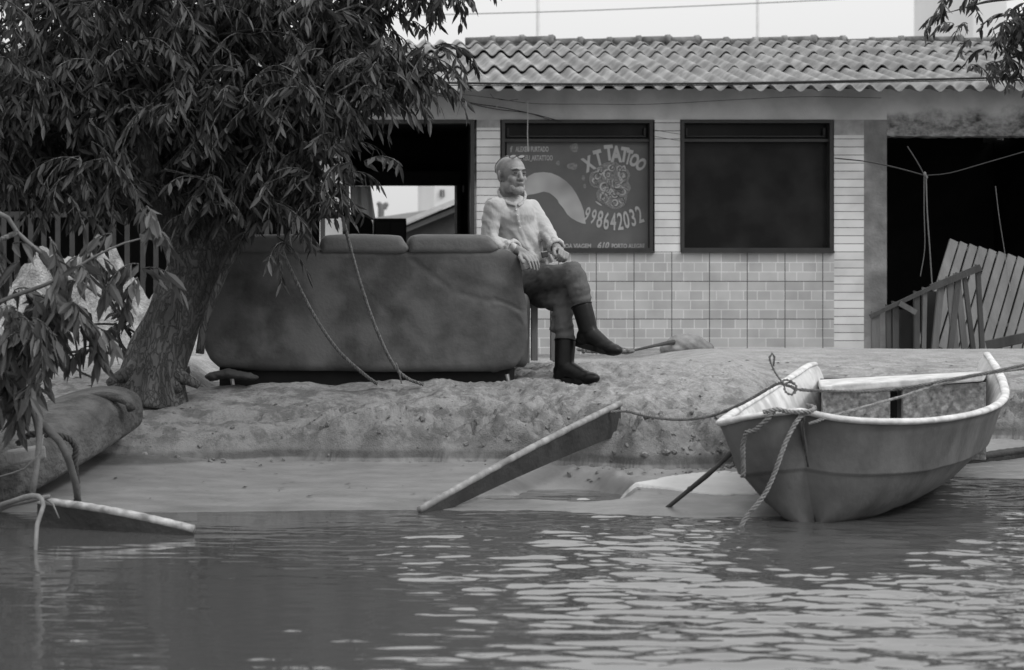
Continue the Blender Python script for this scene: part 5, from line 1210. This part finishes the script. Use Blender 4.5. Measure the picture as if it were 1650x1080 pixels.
# left hand closed loosely on the knee
hand(lW + Vector((.004, -.008, .0)), P(915, 409, 10.10) - P(899, 402, 10.24), Vector((.5, -.15, .85)), .92,
     [(-1, .070, (62, 62, 34), -.06), (-.33, .085, (58, 66, 36), -.02), (.33, .082, (54, 66, 36), .02), (1, .076, (48, 62, 34), .06)],
     [(.7, .65, .35, .034), (.95, .1, .55, .030), (.9, -.25, .6, .024)])
voxel(q, 'body', skin, man, .0034, 3)
# eyes, brows, mouth line, beard, hair
em_ = mat('eye_dark', .02, .03, 5, .2); hair_m = mat('grey_hair', .22, .30, 60, .9, .5, 200); brow_m = mat('eyebrow_hair', .05, .09, 80, .9)
for s in (-1, 1):
    e_ = MB(); e_.ell(H(s*.029, .0855, .010), (.0125, .006, .0042), HM, nu=14, nv=8); e_.build('eye', em_, man, smooth_=True)
    e_ = MB(); e_.tube([H(s*.012, .0955, .026), H(s*.028, .0945, .0315), H(s*.048, .080, .027)], [.003, .0042, .002], n=6); e_.build('eyebrow', brow_m, man, smooth_=True)
e_ = MB(); e_.tube([H(-.021, .082, -.058), H(-.010, .0915, -.0560), H(0, .0935, -.0560), H(.010, .0915, -.0560), H(.021, .082, -.058)], [.0008, .0014, .0016, .0014, .0008], n=6); e_.build('mouth', mat('mouth_line', .05, .06), man)
q = MB(); q.ell(H(0, .064, -.084), (.031, .034, .026), HM); q.ell(H(0, .079, -.0455), (.024, .0175, .0065), HM)
q.ell(H(-.031, .046, -.068), (.018, .03, .026), HM); q.ell(H(.031, .046, -.068), (.018, .03, .026), HM)
voxel(q, 'beard', hair_m, man, .003, 2, lambda co: .0012*fbm(co[:,0]*260, co[:,2]*220, 2) + .0008)
# glasses pushed up on the forehead
gm = mat('glasses_frame', .012, .02, 5, .3); lm_ = mat('lens_sky_glare', .85, .9, 4, .15, spec=.7)  # lenses whitened to imitate the sky mirrored in them
g = MB(); Rx = Matrix.Rotation(R(-52), 3, 'X')
def lens_pt(s, a, rx=.023, rz=.015): return H(s*.028, .056, .104) + HM @ (Rx @ Vector((math.cos(a)*rx, 0, math.sin(a)*rz)))
for s in (-1, 1):
    g.tube([lens_pt(s, k/20*6.2832) for k in range(21)], .0024, n=6, cap=False)
    g.tube(smooth([H(s*.050, .050, .106), H(s*.070, .002, .094), H(s*.079, -.044, .056), H(s*.080, -.040, .014)], .01), .0024, n=6)
g.tube([H(-.006, .060, .106), H(0, .062, .110), H(.006, .060, .106)], .002, n=6)
gf = g.build('eyeglasses', gm, man, smooth_=True)
for s in (-1, 1):
    g = MB(); vs = [lens_pt(s, k/20*6.2832, .0215, .0135) for k in range(20)]; g.add(vs, [tuple(range(20))]); g.build('lens', lm_, gf)
# shirt
q = MB()
q.ell(upc + Vector((0,0,-.005)), (.115, .105, .080)); q.cap(upc + Vector((-.005,0,-.05)), che, .116, .124, n=24); q.cap(che, bel + Vector((0,0,.02)), .124, .130, n=24); q.cap(bel + Vector((0,0,.02)), P(846, 424, 10.44), .130, .122, n=24)
q.cap(rS + Vector((.012,0,-.012)), neck0 + Vector((-.012,0,-.012)), .056, .054, n=18); q.cap(lS + Vector((-.01,0,-.012)), neck0 + Vector((.016,0,-.014)), .056, .052, n=18); q.cap(neck0 + Vector((0,-.02,-.02)), che + Vector((0,-.02,.05)), .075, .12, n=20)
q.cap(rS + Vector((.006,0,-.012)), rS.lerp(rE, .5) + Vector((-.004,0,0)), .054, .054, n=18); q.cap(rS.lerp(rE, .5) + Vector((-.004,0,0)), rE, .054, .054, n=18); q.cap(rE, P(813, 401, 10.17), .056, .050, n=18); q.cap(P(813, 401, 10.17), P(826, 404, 10.11), .052, .050, n=18)
q.cap(lS + Vector((-.004,0,-.012)), lE, .058, .050, n=18); q.cap(lE, P(893, 394, 10.31), .050, .042, n=18)
q.cap(P(846, 417, 10.36), P(870, 416, 10.32), .05, .035, n=14); q.cap(P(858, 420, 10.42), P(882, 418, 10.40), .06, .035, n=14)
def shirt_disp(co):
    x, y, z = co[:,0], co[:,1], co[:,2]
    d = .0055*fbm(x*11 + z*4, z*9 - x*5, 4)
    d += -.005*np.abs(fbm(x*6 + z*7, z*2.6 - x*5 + y*2, 3)) - .005*np.abs(fbm(x*15 + z*13 + y*5, z*5 - x*8, 3)) - .001                 # long soft folds
    # sleeve wrinkles: rings near the elbows and cuffs
    for c, ax_, wd, fr in ((rE, rE - rS, .10, 85), (P(815, 397, 10.16), rW - rE, .07, 120), (lE, lE - lS, .09, 80), (P(890, 390, 10.33), lW - lE, .05, 120)):
        dd = np.sqrt((x-c.x)**2 + (y-c.y)**2 + (z-c.z)**2); a = ax_.normalized(); t = (x-c.x)*a.x + (y-c.y)*a.y + (z-c.z)*a.z
        d += .0030*np.exp(-(dd/wd)**2)*np.sin(t*fr*1.2 + 3*fbm(x*9, z*9, 2)*2)
    # diagonal pulls from the chest to the lap, gathered at the waist
    d += .0018*np.sin(60*(z + .35*x) + 7*fbm(x*5, z*5, 3))*sstep(.0, .5, fbm(x*4+9, z*4, 2) + .15)
    d += .009*np.exp(-((z - 1.12)/.09)**2)*np.sin(x*95 + z*40 + 4*fbm(x*6, z*6, 2))
    # front placket
    px = (x/y)*F + CX; pz = HY - (z - CAMZ)/y*F
    ln = np.interp(pz, [325, 340, 368, 400], [829, 833, 837, 852])
    d += .0035*np.exp(-(((px - ln)/3.2)**4))*(y < 10.42)*(pz < 400)*(pz > 325)
    return d
q.cap(rS + Vector((.012,0,-.03)), che + Vector((-.02,0,.03)), .055, .105, n=18); q.cap(lS + Vector((-.01,0,-.03)), che + Vector((.02,0,.03)), .052, .10, n=18)
voxel(q, 'shirt', shirt_m, man, .0045, 14, shirt_disp)
# rolled cuffs
for c, a, r0 in ((P(827, 404, 10.11), (rW - rE), .050), (P(896, 398, 10.28), (lW - lE), .040)):
    a = a.normalized(); cf = MB()
    for k, rr_ in ((0, r0*1.06), (.014, r0*1.02)):
        cc = c + a*(k - .012); u = a.orthogonal().normalized(); w_ = a.cross(u)
        cf.tube([cc + (u*math.cos(t/16*6.2832) + w_*math.sin(t/16*6.2832))*rr_*(1 + .05*math.sin(t*2.1 + k*90)) for t in range(17)], .0095, n=8, cap=False)
    cf.tube([c - a*.02, c + a*.012], [r0*1.0, r0*.98], n=20, cap=False)
    voxel(cf, 'cuff', shirt_m, man, .004, 2, lambda co: .003*fbm(co[:,0]*60, co[:,2]*60, 2))
# collar: a soft band round the neck, open in front with two points
cl = MB()
cpts = [P(831, 326, 10.295), P(817, 321, 10.315), P(806, 311, 10.37), P(804, 302, 10.44), P(814, 297, 10.48), P(832, 298, 10.49), P(844, 304, 10.45), P(846, 313, 10.39), P(842, 321, 10.335), P(835, 326, 10.295)]
cl.tube(smooth([p - Vector((0,0,.012)) + Vector((0,.004,0)) for p in cpts], .01), .0065, n=10); cl.tube(smooth([p - Vector((0,0,.019)) + (p - P(824, 312, 10.40)).normalized()*.003 for p in cpts], .01), .0070, n=10)
voxel(cl, 'collar', mat('patterned_collar', .20, .36, 90, .9, .1, 80, detail=2), man, .004, 3)
pm_ = mat('shirt_button', .5, .6, 5, .4)
for px, py, yy in ((831.5, 338, 10.292), (834, 347, 10.282), (836, 357, 10.276), (837.5, 367, 10.276)):
    e_ = MB(); e_.ell(P(px, py, yy), (.0045, .004, .0045), nu=10, nv=6); e_.build('button', pm_, man, smooth_=True)
# trousers
q = MB()
q.cap(pel + Vector((0,0,-.01)), rH, .125, .098, n=22); q.cap(pel + Vector((0,0,-.01)), lH, .125, .10, n=22); q.ell(pel + Vector((-.01,.02,-.01)), (.135, .14, .12))
q.cap(rH, rK, .086, .068, n=22); q.cap(rK, P(934, 468, 10.01), .068, .060, n=20); q.cap(P(934, 468, 10.01), P(937, 492, 10.0), .060, .056, n=20)
q.cap(lH, lK, .085, .066, n=22); q.cap(lK, P(907, 520, 10.09), .064, .056, n=20); q.cap(P(907, 520, 10.09), P(911, 546, 10.06), .056, .055, n=20)
q.cap(P(898, 505, 10.12), P(894, 530, 10.10), .035, .03, n=14); q.cap(P(880, 462, 10.28), P(912, 464, 10.10), .055, .045, n=16)
def tr_disp(co):
    x, y, z = co[:,0], co[:,1], co[:,2]
    d = .003*fbm(x*10 + 3*z, z*12, 4) - .012*np.abs(fbm(x*7 - z*6 + 5, z*5 + x*4, 3)) - .010*np.abs(fbm(x*16 - z*12, z*10 + x*9, 3)) + .003
    for c, ax_, wd, fr in ((rK, rA - rK, .10, 70), (P(937, 480, 10.0), rA - rK, .05, 130), (lK, lA - lK, .08, 75), (P(911, 540, 10.06), lA - lK, .06, 100), (P(890, 455, 10.2), rK - rH, .09, 60)):
        dd = np.sqrt((x-c.x)**2 + (y-c.y)**2 + (z-c.z)**2); a = ax_.normalized(); t = (x-c.x)*a.x + (y-c.y)*a.y + (z-c.z)*a.z
        d += .006*np.exp(-(dd/wd)**2)*np.sin(t*fr*1.3 + 5*fbm(x*8, z*8, 2))
    return d
voxel(q, 'trousers', tr_m, man, .005, 4, tr_disp)
# boots
def boot(top, ank, toe_dir, up, L=.27, name='boot', rt_=.052):
    q = MB(); td = toe_dir.normalized(); u = up.normalized(); sd_ = td.cross(u).normalized()
    q.tube([top, top.lerp(ank, .5), ank - u*.01], [rt_, rt_*.96, rt_*.90], n=28); q.ell(ank, rt_*.88, nu=20, nv=12)
    heel = ank - u*.055 - td*.020
    BM = Matrix((td, sd_, u)).transposed()
    q.ell(ank - u*.035 - td*.008, (.056, .043, .050), BM, nu=20, nv=12); q.ell(heel - u*.008, (.045, .038, .028), BM)
    q.cap(ank - u*.022 + td*.02, ank - u*.058 + td*.11, .050, .038, n=18); q.ell(ank - u*.066 + td*.15, (.060, .046, .033), BM, nu=20, nv=12); q.ell(ank - u*.058 + td*.10, (.07, .044, .038), BM)
    o = voxel(q, name, boot_m, man, .005, 4)
    s_ = MB(); outl = []
    for k in range(28):
        a = k/28*6.2832; c, s2 = math.cos(a), math.sin(a); wd = .044 if c > .2 else .037
        outl.append((c*.118 + .056, s2*wd*.95*(1 - .22*math.exp(-((c + .15)/.3)**2))))
    z0 = -.099; vs = [ank + td*a + sd_*b_ + u*z0 for a, b_ in outl] + [ank + td*a + sd_*b_ + u*(z0 + .030) for a, b_ in outl]; m_ = 28
    s_.add(vs, [tuple(range(m_-1, -1, -1)), tuple(range(m_, 2*m_))] + [(i, (i+1) % m_, m_+(i+1) % m_, m_+i) for i in range(m_)]); s_.build('sole', boot_m, o, bevel=.004)
    r_ = MB(); a = (ank - top).normalized(); uu = a.orthogonal().normalized(); ww = a.cross(uu); r_.tube([top + (uu*math.cos(t/24*6.2832) + ww*math.sin(t/24*6.2832))*rt_*1.0 for t in range(25)], .004, n=6, cap=False); r_.build('rim', boot_m, o, smooth_=True)
    return o
boot(P(911, 549, 10.06), P(909, 588, 10.03), Vector((.82, -.57, 0)), Vector((0, 0, 1)), rt_=.057)
sh_ = (P(950, 540, 9.97) - P(937, 492, 10.0))
td = Vector((.80, -.50, -.20)).normalized(); upv = (Vector((0,0,1)) - td*td.z).normalized()
boot(P(937, 492, 10.0), P(949, 533, 9.97), td, upv, rt_=.055)
# phone held in the lap
ph = thing('phone', 'small dark phone resting in the lap between the two hands of the seated man', 'phone', P(879, 418, 10.06))
q = MB(); c = P(878, 410, 10.06); q.box((c.x - .022, c.y - .005, c.z - .017), (c.x + .020, c.y + .005, c.z + .017), rot=Matrix.Rotation(R(-12), 3, 'Y') @ Matrix.Rotation(R(25), 3, 'Z'))
q.build('case', mat('phone_case', .02, .03, 5, .35), ph, bevel=.004)
